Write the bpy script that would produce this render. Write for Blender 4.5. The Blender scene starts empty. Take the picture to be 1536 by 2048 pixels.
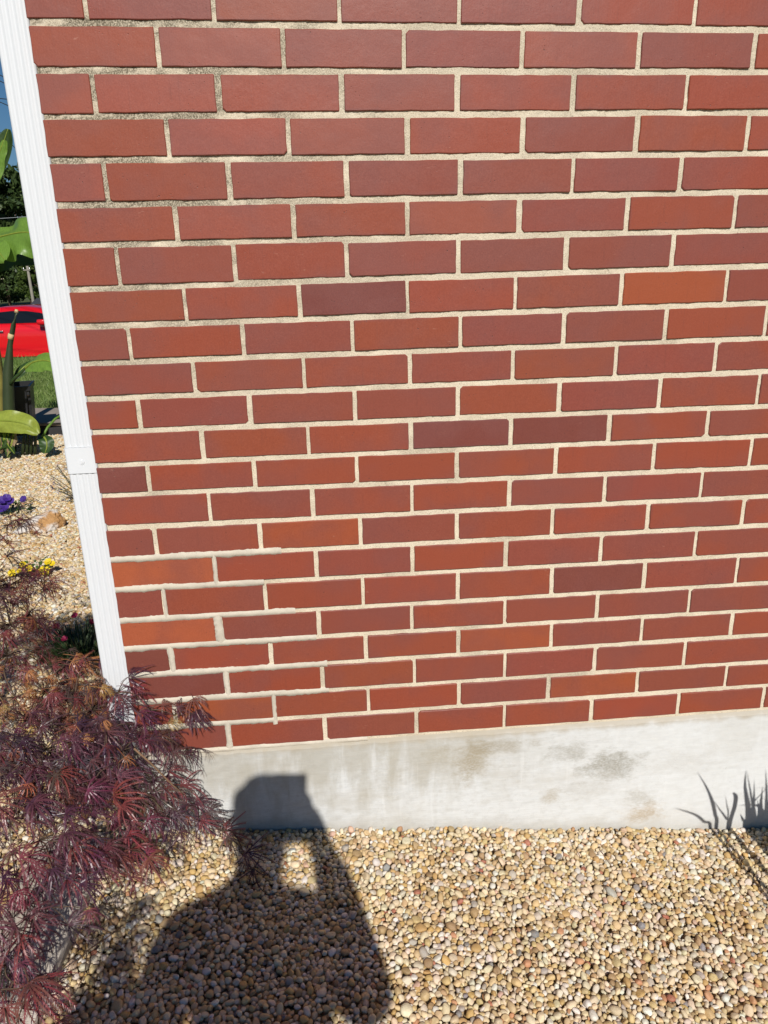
import bpy, bmesh, math, random
import numpy as np
from mathutils import Vector, Matrix, Euler, noise as mnoise

random.seed(7); RNG = np.random.default_rng(11)
scene = bpy.context.scene
COL = scene.collection

# ------------------------------------------------------------------ camera
F = 1480.0
CAM = np.array([0.44611509, -1.41603504, -0.37641683])
RCV = np.array([[0.9962028995, -0.0829109655, -0.0265622803],
                [-0.0512239112, -0.3114816422, -0.9488705378],
                [0.0703981098, 0.9466282049, -0.3145459391]])
cd = bpy.data.cameras.new('camera'); cam = bpy.data.objects.new('camera', cd); COL.objects.link(cam)
cd.sensor_fit = 'VERTICAL'; cd.sensor_height = 24.0; cd.sensor_width = 18.0
cd.lens = F / 2048 * 24.0
cd.clip_start = 0.005; cd.clip_end = 3000
CR = Matrix(((RCV[0][0], -RCV[1][0], -RCV[2][0]), (RCV[0][1], -RCV[1][1], -RCV[2][1]), (RCV[0][2], -RCV[1][2], -RCV[2][2])))
cam.matrix_world = Matrix.Translation(Vector(CAM)) @ CR.to_4x4()
scene.camera = cam

def pt(px, py, y):
    """point of the place seen in the photograph at (px, py), at depth y behind the wall face"""
    d = RCV.T @ np.array([(px - 768) / F, (py - 1024) / F, 1.0])
    return Vector(CAM + d * ((y - CAM[1]) / d[1]))

# ------------------------------------------------------------------ world, sun, exposure
SUN_TRAVEL = Vector((-0.0726, 1.0, -0.777)).normalized()
SUN_EL = math.asin(-SUN_TRAVEL.z); SUN_AZ = math.atan2(-SUN_TRAVEL.x, -SUN_TRAVEL.y)
world = bpy.data.worlds.new('World'); scene.world = world; world.use_nodes = True
wn = world.node_tree; wn.nodes.clear()
sky = wn.nodes.new('ShaderNodeTexSky'); sky.sky_type = 'NISHITA'; sky.sun_disc = False
sky.sun_elevation = SUN_EL; sky.sun_rotation = SUN_AZ
sky.air_density = 1.0; sky.dust_density = 0.0; sky.ozone_density = 5.0
bg = wn.nodes.new('ShaderNodeBackground'); bg.inputs[1].default_value = 0.05
wo = wn.nodes.new('ShaderNodeOutputWorld')
hs = wn.nodes.new('ShaderNodeHueSaturation'); hs.inputs['Saturation'].default_value = 1.2; hs.inputs['Value'].default_value = 1.0
wn.links.new(sky.outputs[0], hs.inputs['Color']); wn.links.new(hs.outputs[0], bg.inputs[0]); wn.links.new(bg.outputs[0], wo.inputs[0])
sd = bpy.data.lights.new('sun', 'SUN'); sd.energy = 5.0; sd.angle = math.radians(0.53); sd.color = (1.0, 0.965, 0.91)
sun = bpy.data.objects.new('sun', sd); COL.objects.link(sun)
sun.rotation_euler = SUN_TRAVEL.to_track_quat('-Z', 'Y').to_euler(); sun.location = (2, -10, 9)
scene.view_settings.view_transform = 'Standard'; scene.view_settings.look = 'None'
scene.view_settings.exposure = -0.06; scene.view_settings.gamma = 1.0; scene.view_settings.use_curve_mapping = False
scene.cycles.max_bounces = 6; scene.cycles.transparent_max_bounces = 8
scene.cycles.use_denoising = True

# ------------------------------------------------------------------ helpers
def link(o, parent=None):
    COL.objects.link(o)
    if parent is not None: o.parent = parent
    return o

def tag(o, label=None, cat=None, group=None, kind=None):
    if label: o['label'] = label
    if cat: o['category'] = cat
    if group: o['group'] = group
    if kind: o['kind'] = kind
    return o

def empty(name, loc=(0, 0, 0)):
    o = bpy.data.objects.new(name, None); o.location = loc; o.empty_display_size = 0.05
    bpy.context.scene.collection.objects.link(o)
    return o

def setmat(me, m):
    if m is None: return
    for x in (m if isinstance(m, (list, tuple)) else [m]): me.materials.append(x)

def mesh(name, V, Fc, m=None, smooth=False):
    me = bpy.data.meshes.new(name)
    V = np.asarray(V, dtype=np.float32).reshape(-1, 3)
    if isinstance(Fc, np.ndarray):
        n, k = Fc.shape
        me.vertices.add(len(V)); me.vertices.foreach_set('co', V.ravel())
        me.loops.add(n * k); me.loops.foreach_set('vertex_index', Fc.astype(np.int32).ravel())
        me.polygons.add(n); me.polygons.foreach_set('loop_start', np.arange(0, n * k, k, dtype=np.int32))
        me.update(calc_edges=True)
    else:
        me.from_pydata(V.tolist(), [], Fc); me.update()
    if smooth: me.polygons.foreach_set('use_smooth', [True] * len(me.polygons))
    setmat(me, m)
    return me

def obj(name, me, parent=None, loc=None):
    o = bpy.data.objects.new(name, me)
    if loc is not None: o.location = loc
    return link(o, parent)

def mobj(name, V, Fc, m, parent=None, smooth=False, loc=None):
    return obj(name, mesh(name, V, Fc, m, smooth), parent, loc)

def bm_obj(name, bm, m, parent=None, smooth=False, loc=None):
    bmesh.ops.recalc_face_normals(bm, faces=bm.faces)
    me = bpy.data.meshes.new(name); bm.to_mesh(me); bm.free()
    if smooth: me.polygons.foreach_set('use_smooth', [True] * len(me.polygons))
    setmat(me, m)
    return obj(name, me, parent, loc)

def add_box(bm, lo, hi, bev=0.0, seg=2):
    r = bmesh.ops.create_cube(bm, size=1.0)
    vs = r['verts']
    for v in vs:
        v.co = Vector([lo[i] + (v.co[i] + .5) * (hi[i] - lo[i]) for i in range(3)])
    if bev > 0:
        es = list({e for v in vs for e in v.link_edges})
        bmesh.ops.bevel(bm, geom=es, offset=bev, segments=seg, affect='EDGES', profile=.5)
    return vs

def frame_from(d, up=Vector((0, 0, 1))):
    d = d.normalized()
    if abs(d.dot(up)) > .98: up = Vector((1, 0, 0))
    a = d.cross(up).normalized(); b = a.cross(d).normalized()
    return a, b

def tube_data(pts, radii, n=8, closed=True):
    V, Fc = [], []
    pts = [Vector(p) for p in pts]
    up = Vector((0.13, 0.27, 1))
    for i, p in enumerate(pts):
        d = (pts[min(i + 1, len(pts) - 1)] - pts[max(i - 1, 0)])
        if d.length < 1e-9: d = Vector((0, 0, 1))
        a, b = frame_from(d, up)
        r = radii[i] if hasattr(radii, '__len__') else radii
        for k in range(n):
            t = 2 * math.pi * k / n
            V.append(p + a * (math.cos(t) * r) + b * (math.sin(t) * r))
    for i in range(len(pts) - 1):
        for k in range(n):
            Fc.append((i * n + k, i * n + (k + 1) % n, (i + 1) * n + (k + 1) % n, (i + 1) * n + k))
    if closed:
        Fc.append(tuple(range(n - 1, -1, -1))); Fc.append(tuple((len(pts) - 1) * n + k for k in range(n)))
    return V, Fc

def tube(name, pts, radii, m, parent=None, n=8, smooth=True):
    V, Fc = tube_data(pts, radii, n)
    return mobj(name, [tuple(v) for v in V], Fc, m, parent, smooth)

class Acc:
    def __init__(s): s.V, s.F = [], []
    def add(s, V, Fc):
        o = len(s.V); s.V += [tuple(v) for v in V]; s.F += [tuple(i + o for i in f) for f in Fc]
    def obj(s, name, m, parent=None, smooth=False): return mobj(name, s.V, s.F, m, parent, smooth)

def lathe(prof, n=24, c=(0, 0)):
    V, Fc = [], []
    for r, z in prof:
        for k in range(n):
            t = 2 * math.pi * k / n; V.append((c[0] + r * math.cos(t), c[1] + r * math.sin(t), z))
    for i in range(len(prof) - 1):
        for k in range(n):
            Fc.append((i * n + k, i * n + (k + 1) % n, (i + 1) * n + (k + 1) % n, (i + 1) * n + k))
    return V, Fc

def catmull(P, n=6):
    P = [Vector(p) for p in P]; out = []
    Q = [P[0] * 2 - P[1]] + P + [P[-1] * 2 - P[-2]]
    for i in range(1, len(Q) - 2):
        for k in range(n):
            t = k / n
            a, b, c, d = Q[i - 1], Q[i], Q[i + 1], Q[i + 2]
            out.append(.5 * ((2 * b) + (c - a) * t + (2 * a - 5 * b + 4 * c - d) * t * t + (3 * b - a - 3 * c + d) * t ** 3))
    out.append(P[-1]); return out

# ------------------------------------------------------------------ node materials
class NB:
    def __init__(s, name):
        s.m = bpy.data.materials.new(name); s.m.use_nodes = True; s.t = s.m.node_tree; s.t.nodes.clear()
        s.out = s.n('ShaderNodeOutputMaterial')
    def n(s, ty, **kw):
        nd = s.t.nodes.new(ty)
        for k, v in kw.items(): setattr(nd, k, v)
        return nd
    def l(s, a, b): s.t.links.new(a, b)
    def put(s, sock, v):
        if isinstance(v, bpy.types.NodeSocket): s.l(v, sock)
        elif v is not None:
            if isinstance(v, (tuple, list)) and len(v) == 3 and sock.type == 'RGBA': v = (*v, 1)
            sock.default_value = v
    def coord(s, kind='Object', scale=(1, 1, 1), off=None, rot=(0, 0, 0)):
        tc = s.n('ShaderNodeTexCoord'); mp = s.n('ShaderNodeMapping')
        mp.inputs['Scale'].default_value = scale; mp.inputs['Rotation'].default_value = rot
        s.l(tc.outputs[kind], mp.inputs[0])
        if off is not None: s.put(mp.inputs['Location'], off)
        return mp.outputs[0]
    def geo(s, scale=(1, 1, 1)):
        g = s.n('ShaderNodeNewGeometry'); mp = s.n('ShaderNodeMapping'); mp.inputs['Scale'].default_value = scale
        s.l(g.outputs['Position'], mp.inputs[0]); return mp.outputs[0]
    def noise(s, vec, scale, detail=4, rough=.55, dist=0, color=False):
        nd = s.n('ShaderNodeTexNoise'); s.put(nd.inputs['Vector'], vec); nd.inputs['Scale'].default_value = scale
        nd.inputs['Detail'].default_value = detail; nd.inputs['Roughness'].default_value = rough; nd.inputs['Distortion'].default_value = dist
        return nd.outputs['Color' if color else 'Fac']
    def voro(s, vec, scale, feature='F1', out='Distance', rand=1.0):
        nd = s.n('ShaderNodeTexVoronoi', feature=feature); s.put(nd.inputs['Vector'], vec); nd.inputs['Scale'].default_value = scale
        nd.inputs['Randomness'].default_value = rand
        return nd.outputs[out]
    def ramp(s, v, stops, interp='LINEAR'):
        nd = s.n('ShaderNodeValToRGB'); nd.color_ramp.interpolation = interp; e = nd.color_ramp.elements
        while len(e) < len(stops): e.new(.5)
        for el, (p, c) in zip(e, stops):
            el.position = p; el.color = (c, c, c, 1) if not hasattr(c, '__len__') else (*c[:3], 1)
        s.put(nd.inputs[0], v); return nd.outputs[0]
    def rng(s, v, a, b, c=0., d=1., clamp=True):
        nd = s.n('ShaderNodeMapRange'); nd.clamp = clamp; nd.interpolation_type = 'SMOOTHSTEP' if clamp else 'LINEAR'
        s.put(nd.inputs[0], v)
        for i, x in enumerate((a, b, c, d)): nd.inputs[i + 1].default_value = x
        return nd.outputs[0]
    def math(s, op, a, b=None, c=None):
        nd = s.n('ShaderNodeMath', operation=op)
        for i, x in enumerate((a, b, c)):
            if x is not None: s.put(nd.inputs[i], x)
        return nd.outputs[0]
    def mix(s, f, a, b, mode='MIX'):
        nd = s.n('ShaderNodeMix', data_type='RGBA', blend_type=mode)
        s.put(nd.inputs[0], f); s.put(nd.inputs[6], a); s.put(nd.inputs[7], b)
        return nd.outputs[2]
    def sep(s, v):
        nd = s.n('ShaderNodeSeparateXYZ'); s.l(v, nd.inputs[0]); return nd.outputs
    def bump(s, h, strength=.3, dist=.001, normal=None):
        nd = s.n('ShaderNodeBump'); nd.inputs['Strength'].default_value = strength; nd.inputs['Distance'].default_value = dist
        s.l(h, nd.inputs['Height'])
        if normal is not None: s.l(normal, nd.inputs['Normal'])
        return nd.outputs[0]
    def principled(s, base, rough=.6, spec=.5, normal=None, **kw):
        p = s.n('ShaderNodeBsdfPrincipled'); s.put(p.inputs['Base Color'], base); s.put(p.inputs['Roughness'], rough)
        s.put(p.inputs['Specular IOR Level'], spec)
        if normal is not None: s.l(normal, p.inputs['Normal'])
        for k, v in kw.items(): s.put(p.inputs[k], v)
        return p
    def done(s, sh):
        s.l(sh.outputs[0] if not isinstance(sh, bpy.types.NodeSocket) else sh, s.out.inputs[0]); return s.m

def plain(name, col, rough=.6, spec=.5, noise=0.12, nscale=20, bump=0, bscale=200, metallic=0, coat=0):
    b = NB(name); v = b.coord('Object')
    c = b.mix(b.noise(v, nscale), tuple(x * (1 - noise) for x in col), tuple(min(1, x * (1 + noise)) for x in col))
    nr = b.bump(b.noise(v, bscale), bump, .002) if bump else None
    return b.done(b.principled(c, rough, spec, nr, Metallic=metallic, **({'Coat Weight': coat} if coat else {})))

def mat_brick():
    b = NB('brick_clay')
    oi = b.n('ShaderNodeObjectInfo')
    comb = b.n('ShaderNodeCombineXYZ')
    r100 = b.math('MULTIPLY', oi.outputs['Random'], 91.7); r77 = b.math('MULTIPLY', oi.outputs['Random'], 377.1)
    b.l(r100, comb.inputs[0]); b.l(r77, comb.inputs[1]); b.l(r100, comb.inputs[2])
    tc = b.n('ShaderNodeTexCoord')
    add = b.n('ShaderNodeVectorMath', operation='ADD'); b.l(tc.outputs['Object'], add.inputs[0]); b.l(comb.outputs[0], add.inputs[1])
    v = add.outputs[0]
    base = oi.outputs['Color']
    big = b.noise(v, 9, 3, .5)
    c = b.mix(b.rng(big, .38, .68), base, b.mix(.5, base, (.18, .053, .045)))
    # flashed darker rim with an uneven inner edge
    s = b.sep(tc.outputs['Object'])
    ex = b.math('SUBTRACT', .098, b.math('ABSOLUTE', s[0])); ez = b.math('SUBTRACT', .028, b.math('ABSOLUTE', s[2]))
    e = b.math('ADD', b.math('MINIMUM', ex, ez), b.math('MULTIPLY', b.math('SUBTRACT', b.noise(v, 40, 3), .5), .011))
    rim = b.math('MULTIPLY', b.rng(e, .0055, -.001), b.rng(b.noise(v, 5, 1), .42, .62))
    c = b.mix(b.math('MULTIPLY', rim, .38), c, (.15, .062, .064))
    # vertical drag streaks from the die
    mp = b.n('ShaderNodeMapping'); mp.inputs['Scale'].default_value = (260, 30, 14); b.l(v, mp.inputs[0])
    st = b.noise(mp.outputs[0], 1, 3, .6)
    c = b.mix(b.math('MULTIPLY', b.rng(st, .55, .78), .2), c, (.115, .036, .028))
    fine = b.noise(v, 420, 3, .7)
    c = b.mix(b.rng(fine, .3, .75, 0, 1), b.mix(.14, c, (.08, .025, .02)), b.mix(.06, c, (.6, .25, .17)))
    pits = b.math('MAXIMUM', b.rng(b.voro(v, 150), .15, .06), b.rng(b.voro(v, 62), .085, .045))
    pits = b.math('MULTIPLY', pits, b.rng(b.noise(v, 24, 2), .52, .64))
    c = b.mix(b.math('MULTIPLY', pits, .75), c, (.035, .014, .012))
    # pale scuffs and mortar dust
    mp2 = b.n('ShaderNodeMapping'); mp2.inputs['Scale'].default_value = (70, 40, 240); mp2.inputs['Rotation'].default_value = (0, .35, 0); b.l(v, mp2.inputs[0])
    sc = b.math('MULTIPLY', b.rng(b.noise(mp2.outputs[0], 1, 2, .5), .70, .78), b.rng(b.noise(v, 22, 2), .52, .66))
    c = b.mix(b.math('MULTIPLY', sc, .2), c, (.62, .36, .27))
    dust = b.math('MULTIPLY', b.rng(b.noise(v, 1500, 1), .68, .74), b.rng(b.noise(v, 16, 2), .5, .7))
    c = b.mix(b.math('MULTIPLY', dust, .28), c, (.7, .5, .4))
    h = b.math('ADD', b.math('MULTIPLY', fine, .5), b.math('MULTIPLY', st, .5))
    h = b.math('SUBTRACT', h, b.math('MULTIPLY', pits, 1.5))
    nr = b.bump(h, .35, .0007)
    nr = b.bump(b.noise(v, 28, 3), .25, .0025, nr)
    rough = b.rng(big, .3, .7, .40, .52)
    return b.done(b.principled(c, rough, .42, nr))

def mat_mortar():
    b = NB('sandy_mortar'); g = b.geo()
    s = b.sep(g)
    c = b.mix(b.rng(b.noise(g, 14, 3), .35, .7), (.70, .605, .455), (.60, .51, .375))
    grain = b.noise(g, 620, 2, .7)
    c = b.mix(b.rng(grain, .5, .72), c, (.80, .72, .57))
    c = b.mix(b.math('MULTIPLY', b.rng(b.noise(g, 760, 1), .6, .70), .75), c, (.15, .115, .08))
    # grime gathered under the eaves side: upper courses by the corner
    zm = b.rng(s[2], -.95, -.05); xm = b.rng(s[0], .75, 0)
    d = b.math('MULTIPLY', b.math('MULTIPLY', zm, b.math('ADD', b.math('MULTIPLY', xm, .8), .2)), b.rng(b.noise(b.geo((1, 1, 2.2)), 13, 4, .6), .34, .6))
    d = b.math('MAXIMUM', b.math('MINIMUM', b.math('MULTIPLY', d, 1.35), 1.0), b.math('MULTIPLY', b.rng(b.noise(g, 6, 3), .54, .7), .45))
    gr2 = b.rng(b.noise(g, 420, 2, .7), .36, .6)
    c = b.mix(b.math('MULTIPLY', d, b.math('ADD', .25, b.math('MULTIPLY', gr2, .65))), c, (.11, .09, .06))
    nr = b.bump(b.math('ADD', grain, b.noise(g, 230, 2)), .6, .0014)
    return b.done(b.principled(c, .95, .15, nr))

def mat_repoint():
    b = NB('smooth_repointing_mortar'); g = b.geo()
    c = b.mix(b.rng(b.noise(g, 22, 4), .3, .7), (.50, .445, .36), (.62, .555, .45))
    c = b.mix(b.math('MULTIPLY', b.rng(b.noise(g, 700, 2), .58, .72), .4), c, (.2, .17, .13))
    nr = b.bump(b.noise(g, 330, 3), .35, .0009)
    return b.done(b.principled(c, .9, .2, nr))

def mat_foundation():
    b = NB('whitewashed_concrete'); g = b.geo(); s = b.sep(g)
    strokes = b.noise(b.geo((22, 1, 240)), 1, 4, .7)
    c = b.mix(b.rng(strokes, .3, .7), (.575, .58, .57), (.645, .65, .64))
    c = b.mix(b.math('MULTIPLY', b.rng(b.noise(b.geo((1, 1, 1.5)), 48, 5, .7), .46, .68), .42), c, (.46, .45, .42))
    blot = b.noise(b.geo((1, 1, 1.6)), 4.2, 4, .6)
    c = b.mix(b.math('MULTIPLY', b.rng(blot, .48, .68), .5), c, (.47, .44, .38))
    # run-off stains starting at the brick ledge, heavier towards the corner
    drip = b.noise(b.geo((21, 1, 4.5)), 1, 5, .6, .35)
    top = b.rng(s[2], -1.575, -1.40)
    xs = b.math('ADD', b.rng(s[0], 1.02, .55, 0, .85), .12)
    dm = b.math('MULTIPLY', b.math('MULTIPLY', b.rng(b.math('ADD', drip, b.math('MULTIPLY', top, .25)), .45, .78), xs), b.rng(s[2], -1.66, -1.5, .25, 1))
    c = b.mix(b.math('MULTIPLY', dm, .62), c, (.36, .325, .25))
    w = b.math('MULTIPLY', b.rng(b.noise(b.geo((46, 1, 5)), 1, 2), .60, .70), b.rng(s[0], .3, .45))
    c = b.mix(b.math('MULTIPLY', w, .22), c, (.75, .75, .74))
    c = b.mix(b.rng(s[0], .75, 1.25, 0, .45), c, (.69, .695, .685))
    # weathered blotches
    def spot(x, z, rx, rz, col, a, c):
        dx = b.math('DIVIDE', b.math('SUBTRACT', s[0], x), rx); dz = b.math('DIVIDE', b.math('SUBTRACT', s[2], z), rz)
        r = b.math('SQRT', b.math('ADD', b.math('MULTIPLY', dx, dx), b.math('MULTIPLY', dz, dz)))
        r = b.math('ADD', r, b.math('MULTIPLY', b.math('SUBTRACT', b.noise(b.geo((1, 1, 1.8)), 19, 6, .75), .5), 3.0))
        f = b.math('MULTIPLY', b.rng(r, 1.15, .1), b.rng(b.noise(b.geo((150, 1, 320)), 1, 3), .3, .62, .45, 1))
        return b.mix(b.math('MULTIPLY', f, a), c, col)
    c = spot(1.068, -1.50, .085, .05, (.27, .25, .20), .8, c)
    c = spot(.97, -1.455, .07, .03, (.3, .28, .23), .6, c)
    c = spot(1.16, -1.645, .055, .035, (.42, .33, .22), .8, c)
    c = spot(.925, -1.575, .03, .03, (.40, .35, .27), .7, c)
    c = spot(1.14, -1.60, .05, .03, (.36, .33, .27), .5, c)
    c = spot(.79, -1.425, .11, .022, (.33, .29, .22), .7, c); c = spot(1.02, -1.56, .10, .05, (.48, .46, .42), .5, c); c = spot(1.25, -1.50, .12, .04, (.5, .48, .44), .4, c)
    c = spot(.735, -1.455, .045, .075, (.34, .29, .205), .85, c); c = spot(.66, -1.44, .05, .04, (.38, .34, .26), .6, c)
    c = spot(.55, -1.47, .03, .09, (.42, .39, .32), .55, c)
    # crumbled tan mortar along the ledge
    led = b.rng(b.math('ADD', s[2], b.math('MULTIPLY', b.noise(g, 30, 4), .03)), -1.39, -1.37)
    c = b.mix(b.math('MULTIPLY', led, .75), c, (.42, .36, .27))
    # splashed soil above the pebbles
    zg = b.math('ADD', s[2], b.math('MULTIPLY', s[0], .1))
    soil = b.math('MULTIPLY', b.rng(b.math('ADD', zg, b.math('MULTIPLY', b.noise(g, 18, 4), .05)), -1.505, -1.56), .55)
    c = b.mix(soil, c, (.36, .33, .27))
    crack = b.math('MULTIPLY', b.rng(b.voro(b.geo((1, 1, .7)), 4.3, 'DISTANCE_TO_EDGE'), .0035, .001), b.rng(b.noise(g, 3.1, 2), .64, .70))
    por = b.math('MULTIPLY', b.rng(b.voro(g, 210), .16, .08), b.rng(b.noise(g, 30, 3), .5, .62))
    c = b.mix(b.math('MULTIPLY', por, .55), c, (.25, .24, .21))
    c = b.mix(b.math('MULTIPLY', crack, 0.0), c, (.12, .11, .1))
    h = b.math('ADD', strokes, b.math('MULTIPLY', b.noise(g, 400, 3, .7), .6))
    nr = b.bump(b.math('SUBTRACT', h, por), .25, .0011)
    return b.done(b.principled(c, .85, .25, nr))

def mat_pebble():
    b = NB('river_pebble')
    at = b.n('ShaderNodeAttribute', attribute_type='INSTANCER', attribute_name='tint')
    tc = b.n('ShaderNodeTexCoord')
    add = b.n('ShaderNodeVectorMath', operation='ADD'); b.l(tc.outputs['Object'], add.inputs[0])
    at2 = b.n('ShaderNodeAttribute', attribute_type='INSTANCER', attribute_name='tint'); sc = b.n('ShaderNodeVectorMath', operation='SCALE')
    b.l(at2.outputs['Color'], sc.inputs[0]); sc.inputs['Scale'].default_value = 37.0; b.l(sc.outputs[0], add.inputs[1])
    v = add.outputs[0]
    c = at.outputs['Color']
    c = b.mix(b.rng(b.noise(v, 1.6, 3), .4, .7, 0, .45), c, b.mix(.5, c, (.50, .34, .17)))
    c = b.mix(b.rng(b.noise(v, 7, 4, .7), .5, .8, 0, .35), c, (.18, .13, .08))
    nr = b.bump(b.noise(v, 6, 4, .65), .25, .12)
    return b.done(b.principled(c, .48, .45, nr))

def mat_bed():
    b = NB('gravel_bed_soil'); g = b.geo()
    cell = b.voro(g, 88, 'F1', 'Color')
    d = b.voro(g, 88)
    hue = b.sep(cell)[0]
    c = b.ramp(hue, [(0, (.36, .25, .13)), (.35, (.56, .42, .25)), (.7, (.64, .52, .35)), (1, (.45, .38, .30))])
    c = b.mix(b.rng(d, .45, .75), c, (.16, .12, .07))
    nr = b.bump(b.math('SUBTRACT', 1, d), .8, .008)
    return b.done(b.principled(c, .8, .3, nr))

def mat_ground():
    b = NB('dry_ground'); g = b.geo()
    c = b.mix(b.rng(b.noise(g, .8, 6), .35, .65), (.06, .085, .03), (.11, .12, .05))
    return b.done(b.principled(c, .95, .1, b.bump(b.noise(g, 30, 4), .5, .02)))

def mat_lawn():
    b = NB('lawn_turf'); g = b.geo()
    c = b.mix(b.rng(b.noise(g, 5, 5), .35, .65), (.11, .17, .035), (.19, .25, .07))
    return b.done(b.principled(c, .95, .1, b.bump(b.noise(g, 90, 3), .8, .02)))

def mat_leafcol(name, cols, trans=.25, rough=.5, use='object', spec=.35):
    """thin leaf: colour from Object Info random or a mesh attribute, light passing through"""
    b = NB(name)
    if use == 'attr': r = b.n('ShaderNodeAttribute', attribute_name='tone').outputs['Fac']
    elif use == 'island': r = b.n('ShaderNodeNewGeometry').outputs['Random Per Island']
    else: r = b.n('ShaderNodeObjectInfo').outputs['Random']
    n = len(cols); c = b.ramp(r, [(i / max(1, n - 1), k) for i, k in enumerate(cols)])
    c = b.mix(b.rng(b.noise(b.geo(), 60, 3), .35, .65, 0, .45), c, b.mix(.6, c, tuple(x * .45 for x in cols[0])))
    if 'banana' in name or 'yellowing' in name:
        wv_ = b.n('ShaderNodeTexWave'); wv_.inputs['Scale'].default_value = 26; wv_.inputs['Distortion'].default_value = 2.5; b.l(b.coord('Object', (1, .3, .2)), wv_.inputs[0])
        c = b.mix(b.rng(wv_.outputs['Fac'], .2, .9, 0, .35), c, b.mix(.5, c, (.30, .42, .10)))
    p = b.principled(c, rough, spec)
    if trans <= 0: return b.done(p)
    t = b.n('ShaderNodeBsdfTranslucent'); b.l(c, t.inputs[0])
    mx = b.n('ShaderNodeMixShader'); mx.inputs[0].default_value = trans
    b.l(p.outputs[0], mx.inputs[1]); b.l(t.outputs[0], mx.inputs[2])
    return b.done(mx)

def mat_maple():
    b = NB('maple_leaf'); oi = b.n('ShaderNodeObjectInfo')
    c = oi.outputs['Color']
    c = b.mix(b.rng(b.noise(b.geo(), 45, 3), .35, .7, 0, .6), c, b.mix(.7, c, (.06, .026, .036)))
    p = b.principled(c, .36, .55)
    t = b.n('ShaderNodeBsdfTranslucent'); b.l(c, t.inputs[0])
    mx = b.n('ShaderNodeMixShader'); mx.inputs[0].default_value = .3
    b.l(p.outputs[0], mx.inputs[1]); b.l(t.outputs[0], mx.inputs[2])
    return b.done(mx)

def mat_wood():
    b = NB('weathered_timber')
    g = b.coord('Object', (60, 2.2, 60)); n1 = b.noise(g, 1, 5, .6, .4)
    c = b.mix(b.rng(n1, .3, .7), (.40, .33, .26), (.68, .61, .52))
    n2 = b.noise(b.coord('Object', (160, 3, 160)), 1, 3, .6)
    c = b.mix(b.math('MULTIPLY', b.rng(n2, .57, .66), .8), c, (.07, .055, .045))
    c = b.mix(b.math('MULTIPLY', b.rng(b.noise(b.coord('Object'), 7, 4), .5, .7), .35), c, (.32, .30, .27))
    nr = b.bump(b.math('SUBTRACT', n1, n2), .6, .003)
    return b.done(b.principled(c, .85, .2, nr))

M = {}
M['brick'] = mat_brick(); M['mortar'] = mat_mortar(); M['repoint'] = mat_repoint(); M['found'] = mat_foundation()
M['pebble'] = mat_pebble(); M['bed'] = mat_bed(); M['ground'] = mat_ground(); M['lawn'] = mat_lawn()
M['maple'] = mat_maple(); M['wood'] = mat_wood()
M['white'] = plain('white_enamel', (.67, .685, .70), .45, .4, .015, 4)
M['blackplastic'] = plain('black_plastic', (.018, .018, .02), .4, .5)
M['bark'] = plain('bark', (.10, .065, .045), .9, .2, .4, 30, .6, 60)
M['twig'] = plain('tan_twig', (.20, .12, .07), .8, .2, .3, 60)
M['steel'] = plain('zinc_screw', (.6, .6, .6), .35, .5, .05, 10, 0, 0, .9)

# ------------------------------------------------------------------ terrain
def gz(x, y=0.0):
    s = .12
    t = x / s
    sp = s * (math.log1p(math.exp(-abs(t))) + max(t, 0))
    z = -1.575 - .1 * (sp - .083 * math.exp(-abs(x) / .2) * 0)
    return z

def tz(x, y):
    """broad terrain: level by the house, lawn crest, bank down to the street, falling gently beyond"""
    z = -1.60
    if y > 10.5: z += -.86 * min(1, (y - 10.5) / 2.5) ** 1.0
    if y > 22: z -= min((y - 22) * .036, 2.6)
    return z

def grid(xs, ys, fz):
    V = [(x, y, fz(x, y)) for y in ys for x in xs]; nx = len(xs); Fc = []
    for j in range(len(ys) - 1):
        for i in range(nx - 1): Fc.append((j * nx + i, j * nx + i + 1, (j + 1) * nx + i + 1, (j + 1) * nx + i))
    return V, Fc

xs = [-700, -300, -120, -60, -30, -15, -8, -4, -2, 0, 2, 4, 8, 15, 40, 120, 400]
ys = [-400, -120, -40, -15, -6, -3, 0, 3, 6, 8, 10.5, 11.2, 12, 13, 14, 18, 22, 30, 50, 90, 150, 300, 800, 1500]
V, Fc = grid(xs, ys, lambda x, y: tz(x, y) - (.35 if (x > -3 and -5 < y < 6) else 0))
tag(mobj('ground', V, Fc, M['ground'], smooth=True), 'dull green ground reaching out past the street', kind='structure')
# gravel bed sheet beneath the pebbles
xs = [i * .1 - 4.5 for i in range(91)]; ys = [i * .1 - 3.4 for i in range(83)]
V, Fc = grid(xs, ys, lambda x, y: gz(x) - .012 + .006 * mnoise.noise((x * 2, y * 2, 3)))
tag(mobj('gravel_bed', V, Fc, M['bed'], smooth=True), 'tan gravel bed round the house corner', kind='structure')
# lawn
xs = [-30 + i * 1.0 for i in range(36)]; ys = [5.05, 5.6, 6, 6.5, 7, 8, 9, 10, 10.5, 11, 11.5, 12]
V, Fc = grid(xs, ys, lambda x, y: tz(x, y) + .045 + .03 * mnoise.noise((x * .7, y * .7, 1)))
tag(mobj('lawn', V, Fc, M['lawn'], smooth=True), 'sunlit mown lawn beyond the concrete edging', kind='structure')
V, Fc = grid([-200, -60, -20, -8, 0, 20, 100], [13.2, 15, 18, 21.8], lambda x, y: -2.425)
tag(mobj('road', V, Fc, plain('asphalt', (.05, .05, .052), .9, .2, .2, 8, .4, 300)), 'grey asphalt street beyond the lawn', kind='structure')

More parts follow.
